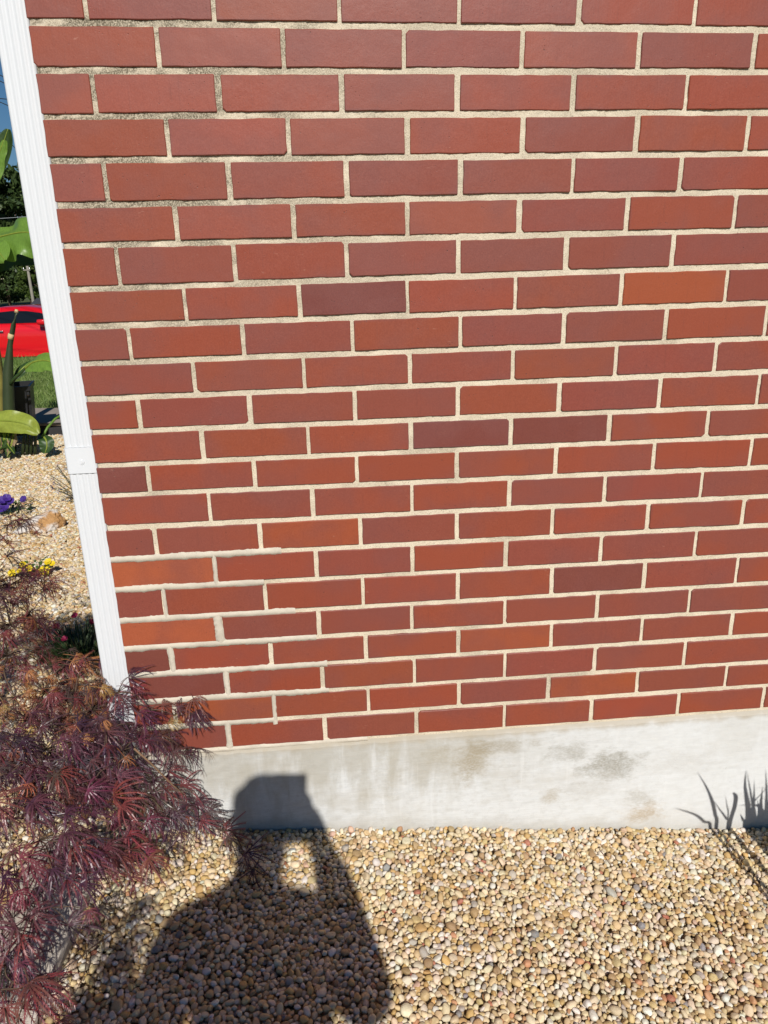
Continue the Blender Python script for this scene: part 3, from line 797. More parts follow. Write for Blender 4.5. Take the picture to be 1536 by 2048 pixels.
sprays = [
 S(30, 1395, .10, .07, 9, 'd'), S(90, 1385, .10, .06, 9, 'o'), S(150, 1400, .06, .06, 12, 'o'), S(185, 1420, .02, .05, 9, 'o'), S(60, 1440, .03, .07, 14, 'r'), S(130, 1455, 0, .07, 14, 'o'),
 S(200, 1365, .0, .04, 5, 'd'), S(235, 1385, -.04, .035, 4, 'd'), S(215, 1460, -.07, .05, 13, 'p'), S(245, 1500, -.09, .05, 13, 'p'), S(190, 1500, -.06, .06, 14, 'p'), S(90, 1500, -.08, .07, 14, 'p'), S(30, 1500, -.08, .07, 13, 'p'),
 S(120, 1560, -.13, .06, 12, 'p'), S(60, 1580, -.17, .06, 12, 'p'), S(180, 1570, -.13, .06, 10, 'p'), S(270, 1550, -.09, .05, 9, 'p'), S(230, 1590, -.12, .05, 10, 'd'),
 S(310, 1560, -.07, .045, 6, 'd'), S(330, 1590, -.09, .04, 6, 'p'), S(300, 1620, -.12, .05, 8, 'd'), S(370, 1610, -.08, .035, 5, 'd'), S(400, 1645, -.09, .03, 6, 'k'), S(440, 1660, -.09, .03, 4, 'k'), S(350, 1640, -.12, .035, 5, 'k'),
 S(300, 1420, -.035, .03, 4, 'k'), S(350, 1430, -.035, .03, 4, 'd'), S(390, 1430, -.03, .02, 3, 'k'), S(340, 1480, -.05, .035, 5, 'd'), S(290, 1480, -.06, .035, 6, 'd'), S(375, 1500, -.03, .02, 2, 'd'),
 S(20, 1640, -.24, .06, 10, 'c'), S(80, 1680, -.28, .06, 11, 'c'), S(150, 1680, -.25, .055, 8, 'p'), S(210, 1680, -.22, .05, 10, 'c'), S(260, 1700, -.22, .045, 9, 'c'), S(30, 1750, -.32, .06, 10, 'c'), S(100, 1745, -.31, .05, 6, 'c'),
 S(165, 1725, -.29, .04, 4, 'c'), S(105, 1815, -.35, .035, 2, 'c'), S(50, 1900, -.42, .04, 3, 'c'), S(25, 1965, -.45, .035, 2, 'p'), S(50, 1810, -.36, .05, 8, 'c'), S(5, 1860, -.40, .05, 6, 'c'),  S(10, 1930, -.43, .05, 4, 'p'), S(30, 1990, -.44, .04, 2, 'p'), S(240, 1735, -.24, .03, 4, 'c'),
 S(490, 1710, -.16, .022, 2, 'k'), S(505, 1740, -.17, .02, 1, 'k'),
 S(20, 1250, .28, .08, 12, 'r'), S(60, 1230, .32, .06, 8, 'c'), S(15, 1310, .2, .08, 11, 'd'), S(70, 1300, .2, .06, 5, 'd'), S(20, 1170, .36, .06, 8, 'c'), S(65, 1160, .4, .04, 6, 'c'), S(90, 1165, .42, .03, 3, 'c'), S(15, 1050, .62, .06, 4, 'c'), S(45, 1040, .66, .05, 3, 'c'), S(130, 1330, .16, .04, 4, 'd'), S(170, 1330, .1, .04, 4, 'd'),
 # the rest of the mound, to the left of and below the picture
 (Vector((-.45, .15, -1.05)), .12, 16, 'p'), (Vector((-.64, -.10, -.98)), .13, 18, 'p'), (Vector((-.72, .08, -1.04)), .13, 16, 'r'), (Vector((-.56, -.24, -1.08)), .12, 16, 'p'), (Vector((-.62, .20, -.98)), .12, 16, 'p'), (Vector((-.70, -.28, -1.18)), .13, 16, 'd'), (Vector((-.50, -.38, -1.2)), .11, 14, 'p'), (Vector((-.44, .14, -.93)), .09, 16, 'p'), (Vector((-.52, .20, -.92)), .09, 14, 'p'), (Vector((-.42, .30, -.97)), .08, 14, 'p'), (Vector((-.6, .05, -.98)), .14, 18, 'p'), (Vector((-.62, -.2, -1.05)), .14, 16, 'p'), (Vector((-.45, -.15, -1.15)), .12, 14, 'p'), (Vector((-.75, .1, -1.2)), .14, 10, 'p'), (Vector((-.40, .33, -1.10)), .09, 12, 'p'), (Vector((-.5, .40, -1.15)), .09, 10, 'p'),
 (Vector((-.35, -.45, -1.25)), .12, 14, 'p'), (Vector((-.26, -.68, -1.32)), .08, 4, 'c'), (Vector((.03, -.69, -1.34)), .05, 12, 'c'), (Vector((.055, -.79, -1.31)), .05, 12, 'c'), (Vector((.02, -.90, -1.26)), .06, 9, 'c'), (Vector((-.14, -.86, -1.30)), .06, 3, 'c'), (Vector((-.5, -.7, -1.25)), .13, 10, 'c'),
]
TON = {'p': (PUR * 4 + RED + GRY, .14), 'c': (RED * 2 + PUR, .05), 'r': (RED * 2 + ORG + PUR, .5), 'o': (ORG * 4 + RED + GRY, .85), 'd': (PUR * 2 + RED + GRY + ORG[2:], .4), 'k': (PUR[:1] + PUR[2:3] + RED[2:], .1)}
def _gr(px, py):
    d = RCV.T @ np.array([(px - 768) / F, (py - 1024) / F, 1.0]); return Vector(CAM + d * ((-1.575 - CAM[2]) / d[2]))
for _px, _py in ((185, 1850), (215, 1900), (180, 1960), (235, 1980), (215, 2040), (270, 1815), (150, 2030), (255, 1870)):
    sprays.append((_gr(_px, _py) + Vector((.0726, -1, .777)) * .48, .032, 6, 'c'))
core = Vector((-.52, -.02, -1.08)); rr = random.Random(21)
leaves = []; twigs = Acc()
V, Fc = tube_data([(-.62, -.02, -1.62), (-.60, -.03, -1.45), (-.55, -.02, -1.30), (-.50, -.05, -1.18), core], [.026, .022, .018, .014, .009], 8)
trunk = mobj('trunk', [(v[0] + .55, v[1] + .1, v[2] + 1.6) for v in V], Fc, M['bark'], maple, True)
nodes_ = [core]
for p, r, n, tone in sorted(sprays, key=lambda q: (q[0] - core).length):
    par_ = min(nodes_, key=lambda q: (q - p).length + .25 * (q - core).length); nodes_.append(p); L_ = (p - par_).length; dc = (p - core).length
    mid = par_.lerp(p, .5) + Vector((rr.gauss(0, .12 * L_), rr.gauss(0, .12 * L_), .16 * L_))
    pts_ = catmull([par_, mid, p], 5); r0 = max(.0011, .0040 - .006 * dc)
    V, Fc = tube_data(pts_, np.linspace(r0 * 1.2, r0 * .8, len(pts_)).tolist(), 5); twigs.add(V, Fc)
    out = (p - core); out.z *= .5; out = out.normalized() if out.length > .02 else Vector((1, 0, 0))
    cols, dry = TON[tone]
    for i in range(int(round(n * ((1.75 if p.y > -.2 else .8) if p.x < -.05 else .85) * (1.5 if tone == 'o' else 1) + .3))):
        off = Vector((rr.gauss(0, .55), rr.gauss(0, .55), rr.gauss(0, .40))) * r
        q = p + off
        if q.x > -.005 and q.y > -.012: q.y = -.012 - .02 * rr.random()
        g_ = gz(q.x) + .02
        if q.z < g_: q.z = g_ + .02 * rr.random()
        V, Fc = tube_data([p + (q - p) * .0, p + (q - p) * .55 + Vector((0, 0, .006)), q], [.0011, .0009, .0007], 4); twigs.add(V, Fc)
        isdry = rr.random() < dry
        d = (out + Vector((rr.gauss(0, .5), rr.gauss(0, .5), -.15 + rr.gauss(0, .3)))).normalized()
        up = (Vector((.1, -.35, 1)) + Vector((rr.gauss(0, .35), rr.gauss(0, .35), 0))).normalized()
        x = d.cross(up).normalized(); z = x.cross(d)
        m = Matrix((x, d, z)).transposed().to_4x4(); sc = rr.uniform(.72, 1.12) * (.85 if isdry else 1)
        m = Matrix.Translation(q) @ m @ Matrix.Scale(sc, 4)
        c = rr.choice(ORG + GRY if isdry and rr.random() < .7 else cols); c = tuple(k * rr.uniform(.75, 1.25) for k in c)
        leaves.append((m, rr.choice(DRY if isdry else FRESH), c, q))
tw = mobj('twigs', [(v[0] + .55, v[1] + .1, v[2] + 1.6) for v in twigs.V], twigs.F, M['bark'], maple, True)
mb = Matrix.Translation(Vector((.55, .1, 1.6)))
def inpic(q):
    c = RCV @ (np.array(q) - CAM); u, v = c[0] / c[2] * F + 768, c[1] / c[2] * F + 1024
    return -40 < u < 1570 and -40 < v < 2090, c[2]
vis = sorted([(inpic(l[3])[1], i) for i, l in enumerate(leaves) if inpic(l[3])[0]])
front = {i for _, i in vis[:300]}
rest = {}
for i, (m, me, c, q) in enumerate(leaves):
    if i in front:
        o = bpy.data.objects.new('leaf', me); o.color = (*c, 1); link(o, maple); o.matrix_basis = mb @ m
    else:
        key = (0 if c[0] > .33 else 1) if c[1] > .3 * c[0] and c[0] > .18 else (2 if c[1] > .5 * c[0] else (3 if c[0] > .17 else (4 if c[0] > .1 else 5)))
        a = rest.setdefault(key, (Acc(), [])); a[0].add([mb @ (m @ v.co) for v in me.vertices], [tuple(p.vertices) for p in me.polygons]); a[1].append(c)
for key, (a, cs) in rest.items():
    o = a.obj('foliage', M['maple'], maple); o['kind'] = 'stuff'; o.color = (*[float(np.mean([c[k] for c in cs])) for k in range(3)], 1)
# a dead stem across the foliage
tube('dead_stem', [v + Vector((.55, .1, 1.6)) for v in [pt(268, 1497, -.14), pt(300, 1525, -.13), pt(345, 1570, -.12), pt(372, 1592, -.11)]], [.0022, .002, .0016, .001], M['twig'], maple, 6)

# ------------------------------------------------------------------ strap-leaved plant to the right, known by its shadow on the wall
iris = empty('strap_leaf_plant', (1.48, -.40, -1.74)); tag(iris, 'strap-leaved plant whose blade shadows fall on the white base', 'plant')
M['strap'] = mat_leafcol('strap_leaf', [(.045, .10, .025), (.07, .13, .03)], .12)
TS = Vector((.0726, -1.0, .777))
def strap(pxs, t, w, trunc=False):
    W = [pt(a, b, 0) for a, b in pxs]; P3 = [p + TS * t for p in W]
    root = P3[-1].copy(); root.z = gz(root.x) - .01; root.x += random.uniform(-.006, .006)
    sp = catmull(P3 + [P3[-1].lerp(root, .5), root], 4)
    V, Fc = [], []; n = len(sp)
    for i, p in enumerate(sp):
        u = i / (n - 1); ww = w * min(1, (u * 2.6 + (.5 if trunc else .04))) * (1 if u < .8 else 1 - (u - .8) * 1.2)
        d = sp[min(i + 1, n - 1)] - sp[max(i - 1, 0)]; s = d.cross(Vector((0, 1, .3))).normalized()
        V += [p - s * ww * .5 - Vector((0, -.0015, 0)), p + Vector((0, .0012, 0)), p + s * ww * .5 - Vector((0, -.0015, 0))]
    for i in range(n - 1):
        for k in range(2): Fc.append((i * 3 + k, i * 3 + k + 1, i * 3 + k + 4, i * 3 + k + 3))
    mobj('leaf', [tuple(v - Vector((1.48, -.40, -1.74))) for v in V], Fc, M['strap'], iris, True)
for pxs, t, w, tr in (
    ([(1346, 1617), (1362, 1621), (1390, 1631), (1406, 1644), (1419, 1657)], .26, .008, 0), ([(1391, 1544), (1408, 1571), (1421, 1601), (1428, 1629), (1431, 1653)], .27, .009, 0),
    ([(1421, 1597), (1436, 1618), (1451, 1638), (1455, 1651)], .25, .006, 0), ([(1448, 1590), (1451, 1610), (1454, 1640)], .25, .0035, 0), ([(1464, 1586), (1469, 1594), (1467, 1614), (1457, 1653)], .24, .010, 1),
    ([(1490, 1541), (1488, 1577), (1494, 1618), (1492, 1653)], .28, .013, 0), ([(1492, 1543), (1500, 1595), (1509, 1653)], .29, .008, 0), ([(1475, 1612), (1501, 1610), (1520, 1618), (1526, 1653)], .25, .009, 0),
    ([(1529, 1538), (1530, 1590), (1528, 1653)], .30, .009, 0), ([(1500, 1576), (1536, 1579), (1560, 1600), (1565, 1653)], .26, .003, 0), ([(1545, 1560), (1520, 1588), (1503, 1610), (1498, 1653)], .27, .004, 0),
    ([(1540, 1570), (1538, 1610), (1540, 1653)], .27, .016, 0), ([(1575, 1530), (1565, 1600), (1560, 1653)], .3, .014, 0), ([(1512, 1600), (1516, 1625), (1514, 1653)], .22, .010, 0), ([(1552, 1590), (1548, 1620), (1546, 1653)], .22, .018, 0),
    ([(1610, 1560), (1590, 1610), (1580, 1653)], .26, .016, 0), ([(1505, 1632), (1500, 1640), (1496, 1653)], .2, .012, 0), ([(1600, 1520), (1600, 1600), (1598, 1653)], .3, .014, 0), ([(1530, 1620), (1527, 1635), (1524, 1653)], .19, .016, 0),
    ([(1522, 1575), (1519, 1610), (1518, 1653)], .25, .012, 0), ([(1536, 1600), (1534, 1625), (1533, 1653)], .23, .02, 0), ([(1478, 1628), (1484, 1640), (1488, 1653)], .2, .010, 0), ([(1553, 1545), (1545, 1600), (1542, 1653)], .28, .018, 0), ([(1506, 1560), (1505, 1610), (1503, 1653)], .27, .010, 0)):
    strap(pxs, t + .13, w * 1.12, tr)

# ------------------------------------------------------------------ flower bed: pansies, rock, lavender, pinks
M['leafgreen'] = mat_leafcol('herb_leaf', [(.05, .10, .025), (.09, .15, .035)], .2, use='island')
M['purple'] = mat_leafcol('violet_petal', [(.05, .02, .22), (.09, .04, .30)], .25, use='island')
M['yellow'] = mat_leafcol('yellow_petal', [(.80, .58, .01), (.85, .66, .03)], .2, use='island')
M['crimson'] = mat_leafcol('crimson_petal', [(.25, .01, .05), (.35, .02, .09)], .2, use='island')
def petal_disc(c, nrm, R, n=5, seed=0):
    """one flower: overlapping cupped petals round a centre"""
    rr = random.Random(seed); a, b_ = frame_from(nrm); V, Fc = [], []
    for k in range(n):
        th = 2 * math.pi * k / n + rr.uniform(-.15, .15); d = a * math.cos(th) + b_ * math.sin(th); s = nrm.cross(d); r = R * rr.uniform(.85, 1.1)
        base = len(V); V.append(c.copy()); m = 7
        for i in range(m):
            u = -1 + 2 * i / (m - 1); q = c + d * r * (.55 + .45 * math.sqrt(max(0, 1 - u * u))) + s * u * r * .62 + nrm * (R * (.12 + .15 * rr.random()) + .0015 * k)
            V.append(q)
        for i in range(m - 1): Fc.append((base, base + 1 + i, base + 2 + i))
    return V, Fc
def leafy(acc, c, n, R, H, size, seed):
    rr = random.Random(seed)
    for _ in range(n):
        th = rr.uniform(0, 6.28); r = R * math.sqrt(rr.random()); q = c + Vector((math.cos(th) * r, math.sin(th) * r, rr.uniform(.15, 1) * H))
        d = (Vector((math.cos(th), math.sin(th), rr.uniform(.2, 1.2)))).normalized(); s = d.cross(Vector((0, 0, 1))).normalized(); L = size * rr.uniform(.7, 1.3)
        acc.add([q, q + d * L * .5 + s * L * .28, q + d * L + Vector((0, 0, -.2 * L)), q + d * L * .5 - s * L * .28], [(0, 1, 2, 3)])
def pansy(px, py, label, mat_, fl, cat='pansy', R=.05, seed=0):
    c = ground_at(px, py); o = empty('pansy_plant', c); tag(o, label, cat)
    a = Acc(); leafy(a, Vector((0, 0, 0)), 70, R, .055, .028, seed); a.obj('leaves', M['leafgreen'], o)['kind'] = 'stuff'
    rr = random.Random(seed + 5)
    for i, (fx, fy, sz) in enumerate(fl):
        q = pt(fx, fy, c.y - .01) - c; nrm = Vector((.15 + rr.gauss(0, .2), -.9, .55 + rr.gauss(0, .2))).normalized()
        V, Fc = petal_disc(q, nrm, sz, 5, seed + i); mobj('flower', [tuple(v) for v in V], Fc, mat_, o)
        V, Fc = tube_data([q, q * .6 + Vector((0, 0, -.005)), Vector((q.x * .4, q.y * .4, 0))], .0014, 5); mobj('stem', [tuple(v) for v in V], Fc, M['leafgreen'], o)
def ground_at(px, py, z=-1.575):
    d = RCV.T @ np.array([(px - 768) / F, (py - 1024) / F, 1.0]); return Vector(CAM + d * ((z - CAM[2]) / d[2]))
pansy(18, 1030, 'violet pansies at the back of the pebble bed', M['purple'], [(4, 1002, .026), (14, 996, .024), (10, 1012, .026), (2, 1018, .024), (47, 998, .020), (22, 1003, .02)], R=.11, seed=3)
pansy(72, 1152, 'yellow pansies in the pebble bed beside the downspout', M['yellow'], [(88, 1142, .024), (47, 1128, .016), (58, 1138, .016), (24, 1146, .017), (96, 1124, .015), (106, 1127, .013), (38, 1143, .012)], R=.06, seed=9)
# rock
bmx = bmesh.new(); bmesh.ops.create_icosphere(bmx, subdivisions=4, radius=1)
for v in bmx.verts:
    p = v.co.copy(); n_ = .22 * mnoise.noise(p * 1.4) + .10 * mnoise.noise(p * 4) + .04 * mnoise.noise(p * 11)
    p *= 1 + n_; p.x *= .125; p.y *= .06; p.z *= .05 * (1 + .5 * v.co.x); v.co = p
b = NB('quartz_rock'); g = b.coord('Object')
cc = b.mix(b.rng(b.noise(g, 14, 5), .42, .58), (.60, .55, .50), (.42, .23, .09)); cc = b.mix(b.rng(b.noise(g, 60, 4), .55, .7, 0, .6), cc, (.12, .08, .05))
M['rock'] = b.done(b.principled(cc, .75, .3, b.bump(b.noise(g, 45, 5), .8, .01)))
ro = bm_obj('rock', bmx, M['rock'], None, False, ground_at(80, 1062) + Vector((0, .02, .025))); ro.rotation_euler = (0, -.18, .35)
tag(ro, 'tan and white elongated rock lying on the pebbles', 'rock')
# lavender
c = ground_at(160, 1010); lv = empty('lavender_plant', c); tag(lv, 'thin grey-green lavender sprigs half hidden by the downspout', 'lavender')
M['greygreen'] = mat_leafcol('grey_leaf', [(.10, .10, .06), (.15, .14, .09)], .1, use='island'); M['lavflower'] = mat_leafcol('lavender_bud', [(.08, .06, .16), (.12, .10, .2)], .1, use='island')
rr = random.Random(4)
for i in range(22):
    tip = pt(rr.uniform(98, 165), rr.uniform(926, 985), c.y + rr.uniform(-.08, .08)) - c; base = Vector((rr.gauss(0, .02), rr.gauss(0, .02), 0))
    sp = catmull([base, base.lerp(tip, .45) + Vector((.01, 0, .015)), tip], 7); V, Fc = tube_data(sp, .0016, 4); a = Acc(); a.add(V, Fc)
    for k, q in enumerate(sp[3:]):
        for sg in (-1, 1):
            d = Vector((sg * .8, rr.gauss(0, .5), .7)).normalized() * .016; a.add([q, q + d * .5 + Vector((0, .003, 0)), q + d, q + d * .5 - Vector((0, .003, 0))], [(0, 1, 2, 3)])
    st_ = a.obj('stem', M['greygreen'], lv)
    if i % 4 == 0:
        a = Acc()
        for k in range(14): q = tip + Vector((rr.gauss(0, .004), rr.gauss(0, .004), -.02 + .0025 * k)); d = Vector((rr.gauss(0, 1), rr.gauss(0, 1), .6)).normalized() * .007; a.add([q, q + d + Vector((.003, 0, 0)), q + d + Vector((0, 0, .004))], [(0, 1, 2)])
        a.obj('bud_spike', M['lavflower'], st_)
# pinks: dark grassy tuft with crimson flowers
c = ground_at(165, 1318); dn = empty('pinks_plant', c); tag(dn, 'dark grassy tuft of crimson pinks against the downspout', 'plant')
M['tuft'] = mat_leafcol('tuft_blade', [(.025, .05, .018), (.05, .09, .028), (.04, .07, .03), (.14, .11, .05)], .12, use='island')
a = Acc()
for i in range(520):
    th = rr.uniform(0, 6.28); r = .10 * math.sqrt(rr.random()); q = Vector((math.cos(th) * r * 1.0, math.sin(th) * r, 0)); L = rr.uniform(.05, .13)
    d = Vector((math.cos(th) * rr.uniform(.1, .9), math.sin(th) * rr.uniform(.1, .9), 1)).normalized(); s = d.cross(Vector((0, 1, 0))).normalized() * .0022
    m_ = q + d * L * .6; t_ = q + d * L + Vector((d.x, d.y, -.5)) * L * .25
    a.add([q - s, q + s, m_ + s * .9, m_ - s * .9, t_], [(0, 1, 2, 3), (3, 2, 4)])
a.obj('blades', M['tuft'], dn)['kind'] = 'stuff'
for i, (fx, fy) in enumerate(((150, 1232), (130, 1278), (113, 1253), (186, 1245))):
    q = pt(fx, fy, c.y - .02 + .05 * (fy < 1250)) - c; V, Fc = petal_disc(q, Vector((rr.gauss(0, .3), -.6, .8)).normalized(), .011, 5, i); mobj('flower', [tuple(v) for v in V], Fc, M['crimson'], dn)
    V, Fc = tube_data([q, Vector((q.x * .6, q.y * .6, q.z * .5)), Vector((q.x * .4, q.y * .4, 0))], .0009, 4); mobj('stem', [tuple(v) for v in V], Fc, M['tuft'], dn)

# ------------------------------------------------------------------ concrete edging, planter pot, lawn grass
ed = empty('concrete_edging', (-1.7, 4.55, -1.6)); tag(ed, 'low concrete edging with dark face between pebbles and lawn', 'edging')
M['slate'] = plain('dark_block', (.035, .034, .036), .85, .2, .3, 25, .5, 80); M['concrete'] = plain('edging_concrete', (.30, .25, .21), .9, .2, .18, 14, .4, 160)
bmx = bmesh.new(); add_box(bmx, (-4.0, -.02, -.05), (1.6, .62, .105), .01); bm_obj('block', bmx, M['slate'], ed)
bmx = bmesh.new(); add_box(bmx, (-4.0, -.035, .1055), (1.6, .64, .13), .006); bm_obj('cap', bmx, M['concrete'], ed)
ed.rotation_euler = (0, 0, -.16)
pot = empty('planter_pot', pt(36, 866, 4.30)); tag(pot, 'square black planter pot behind the banana stalk', 'planter')
def frust(bm, w0, w1, z0, z1, inset=0):
    V = []
    for w, z in ((w0, z0), (w1, z1)): V += [bm.verts.new((sx * w / 2, sy * w / 2, z)) for sx, sy in ((-1, -1), (1, -1), (1, 1), (-1, 1))]
    for k in range(4): bm.faces.new((V[k], V[(k + 1) % 4], V[4 + (k + 1) % 4], V[4 + k]))
    return V
bmx = bmesh.new(); V = frust(bmx, .24, .30, 0, .33); bmx.faces.new(V[:4]); bmesh.ops.bevel(bmx, geom=[e for e in bmx.edges if abs(e.verts[0].co.z - e.verts[1].co.z) > .1], offset=.025, segments=4, affect='EDGES'); bm_obj('body', bmx, M['blackplastic'], pot)
bmx = bmesh.new(); V = frust(bmx, .31, .318, .33, .365); V2 = frust(bmx, .285, .285, .30, .365)
for k in range(4): bmx.faces.new((V[4 + k], V[4 + (k + 1) % 4], V2[4 + (k + 1) % 4], V2[4 + k]))
bm_obj('rim', bmx, M['blackplastic'], pot)
bmx = bmesh.new(); add_box(bmx, (-.14, -.14, .29), (.14, .14, .312)); bm_obj('soil', bmx, plain('potting_soil', (.03, .022, .016), .95, .1, .4, 60, .8, 120), pot)
pot.rotation_euler = (0, 0, .25)
M['blade'] = mat_leafcol('grass_blade', [(.13, .22, .045), (.20, .30, .07), (.27, .32, .11), (.17, .26, .06)], .3, use='island')
n = 26000; gx = RNG.uniform(-6.5, -1.2, n); gy = 5.22 + 5.3 * RNG.random(n) ** 1.6; hh = RNG.uniform(.035, .085, n) * (1 + .8 * (gy < 5.5)); th = RNG.uniform(0, 6.28, n); ln = RNG.normal(0, .5, (n, 2))
gzz = np.array([tz(a_, b_) + .04 for a_, b_ in zip(gx, gy)])
wv = np.stack([np.cos(th), np.sin(th), 0 * th], 1) * .0045; B0 = np.stack([gx, gy, gzz], 1); T0 = B0 + np.stack([ln[:, 0] * hh, ln[:, 1] * hh, hh], 1)
V = np.stack([B0 - wv, B0 + wv, T0], 1).reshape(-1, 3); Fc = np.arange(3 * n).reshape(-1, 3)
tag(mobj('grass', V, Fc, M['blade']), 'short bright green lawn grass blades', 'grass', kind='stuff')

# ------------------------------------------------------------------ banana plant
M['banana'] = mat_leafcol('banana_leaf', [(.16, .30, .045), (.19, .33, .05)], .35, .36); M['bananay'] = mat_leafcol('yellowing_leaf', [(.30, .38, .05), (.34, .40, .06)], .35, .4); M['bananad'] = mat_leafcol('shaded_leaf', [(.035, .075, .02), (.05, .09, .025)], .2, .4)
M['stalk'] = plain('banana_stalk', (.03, .045, .017), .5, .4, .3, 14); M['cut'] = plain('cut_stalk', (.55, .40, .22), .8, .2, .2, 40); M['deadleaf'] = mat_leafcol('dead_leaf', [(.20, .13, .07), (.30, .21, .12)], .2)
BY = 4.0
bc = ground_at(15, 912); ban = empty('banana_plant', bc); tag(ban, 'broad-leaved banana plant with a cut stalk in the flower bed', 'banana plant')
def bleaf(sp, W, m, fold=.25, wavy=.02, name='leaf', side=None, seed=0, roll=0.):
    sp = catmull([Vector(p) - bc for p in sp], 8); n = len(sp); V, Fc = [], []; K = 6
    for i, p in enumerate(sp):
        u = i / (n - 1); d = sp[min(i + 1, n - 1)] - sp[max(i - 1, 0)]; s = Vector(side).normalized() if side else d.cross(Vector((0, 0, 1))).normalized()
        s = (Matrix.Rotation(roll, 3, d.normalized()) @ s); nn = s.cross(d).normalized()
        w = W * (math.sin(math.pi * min(1, u * .93 + .05)) ** .55)
        for k in range(-K, K + 1):
            q = k / K; V.append(p + s * (q * w) - nn * (abs(q) ** 1.4 * w * fold) + nn * (wavy * mnoise.noise((u * 6 + seed, q * 1.5, seed)) * abs(q)))
    m_ = 2 * K + 1
    for i in range(n - 1):
        for k in range(2 * K): Fc.append((i * m_ + k, i * m_ + k + 1, (i + 1) * m_ + k + 1, (i + 1) * m_ + k))
    o = mobj(name, [tuple(v) for v in V], Fc, m, ban, True)
    V2, F2 = tube_data([v + Vector((0, 0, .001)) for v in sp], np.linspace(.009, .002, n).tolist(), 6); mobj('midrib', [tuple(v) for v in V2], F2, M['bananay'], o, True)
    return o
# broad upper leaf, half behind the downspout
bleaf([pt(-85, 530, 4.0), pt(-35, 488, 3.95), pt(15, 470, 3.85), pt(62, 466, 3.75), pt(115, 490, 3.7)], .15, M['banana'], .45, .10, seed=1, roll=.95)
bleaf([pt(-110, 560, 4.25), pt(-40, 505, 4.25), pt(30, 500, 4.2), pt(90, 515, 4.15)], .16, M['bananad'], .4, .03, seed=2, roll=.5)
bleaf([pt(-60, 560, 3.9), pt(-30, 500, 3.8), pt(-8, 500, 3.75), pt(10, 520, 3.7)], .09, M['banana'], .4, .03, seed=7, roll=.9)
# upright leaf tip against the sky
bleaf([pt(-45, 420, 4.1), pt(-22, 360, 4.1), pt(2, 300, 4.1), pt(16, 258, 4.1)], .065, M['bananad'], .1, .02, side=(1, .3, -.2), seed=3)
bleaf([pt(-40, 430, 3.95), pt(-20, 370, 3.9), pt(-6, 320, 3.9), pt(8, 280, 3.9)], .055, M['banana'], .1, .02, side=(1, -.2, -.2), seed=4)
# leaf reaching right, lower
bleaf([pt(50, 737, 3.85), pt(68, 724, 3.8), pt(96, 722, 3.75), pt(128, 738, 3.7)], .07, M['banana'], .3, .02, seed=5, roll=.95)
PET = [(16, 775, 4.0), (30, 756, 3.95), (50, 737, 3.85)]
bleaf([pt(30, 757, 4.05), pt(48, 735, 4.1), pt(62, 730, 4.1), pt(74, 744, 4.1)], .04, M['bananad'], .2, .01, seed=6, roll=.8)
# yellowing low leaf
bleaf([pt(-60, 850, 3.8), pt(-20, 842, 3.75), pt(20, 842, 3.72), pt(55, 850, 3.7), pt(77, 868, 3.7)], .078, M['bananay'], .3, .03, seed=8, roll=1.15)
# small dark low leaf with its stalk
bleaf([pt(85, 872, 3.8), pt(92, 880, 3.75), pt(94, 893, 3.73), pt(90, 907, 3.72)], .05, M['bananad'], .15, .01, side=(1, .2, 0), seed=9)
def btube(name, P3, R3, m, par=None): return tube(name, [Vector(p) - bc for p in P3], R3, m, par or ban, 10)
btube('leaf_stalk', [pt(*q) for q in PET], [.014, .012, .009], M['bananad'])
btube('leaf_stalk', [pt(84, 876, 3.8), pt(95, 855, 3.85), pt(110, 838, 3.9), pt(135, 822, 3.95)], [.008, .008, .008, .007], M['banana'])
ck = btube('cut_stalk', [pt(20, 915, 4.0), pt(19, 850, 4.0), pt(17, 790, 4.0), pt(16, 745, 4.0), pt(20, 690, 4.0), pt(27, 650, 4.0), pt(33, 623, 4.0)], [.045, .042, .038, .034, .018, .016, .014], M['stalk'])
btube('cut_end', [pt(32.7, 625, 4.0), pt(33.3, 619, 4.0)], [.0145, .009], M['cut'], ck)
btube('scar', [pt(20.6, 678, 3.996), pt(22.6, 668, 3.996)], [.0195, .0195], M['cut'], ck)
btube('pseudostem', [pt(-2, 905, 4.1), pt(-2, 830, 4.1), pt(-4, 760, 4.15), pt(-20, 640, 4.15), pt(-35, 520, 4.1)], [.07, .055, .045, .035, .025], plain('yellow_sheath', (.20, .17, .04), .6, .3, .5, 12))
for i in range(7):
    x0 = random.uniform(-30, 38); bleaf([pt(x0, 855, 3.85), pt(x0 + random.uniform(-8, 8), 880, 3.8), pt(x0 + random.uniform(-16, 16), 900 + random.uniform(0, 18), 3.7)], .03, M['deadleaf'] if i % 2 else M['bananad'], .2, .03, 'dead_leaf', (1, random.uniform(-.5, .5), 0), 20 + i)
for i, x0 in enumerate((46, 54, 62, 70)): btube('shoot', [pt(x0, 908, 3.85), pt(x0 + 1, 880, 3.85), pt(x0 + 3, 862, 3.85)], [.012, .010, .006], M['stalk'])

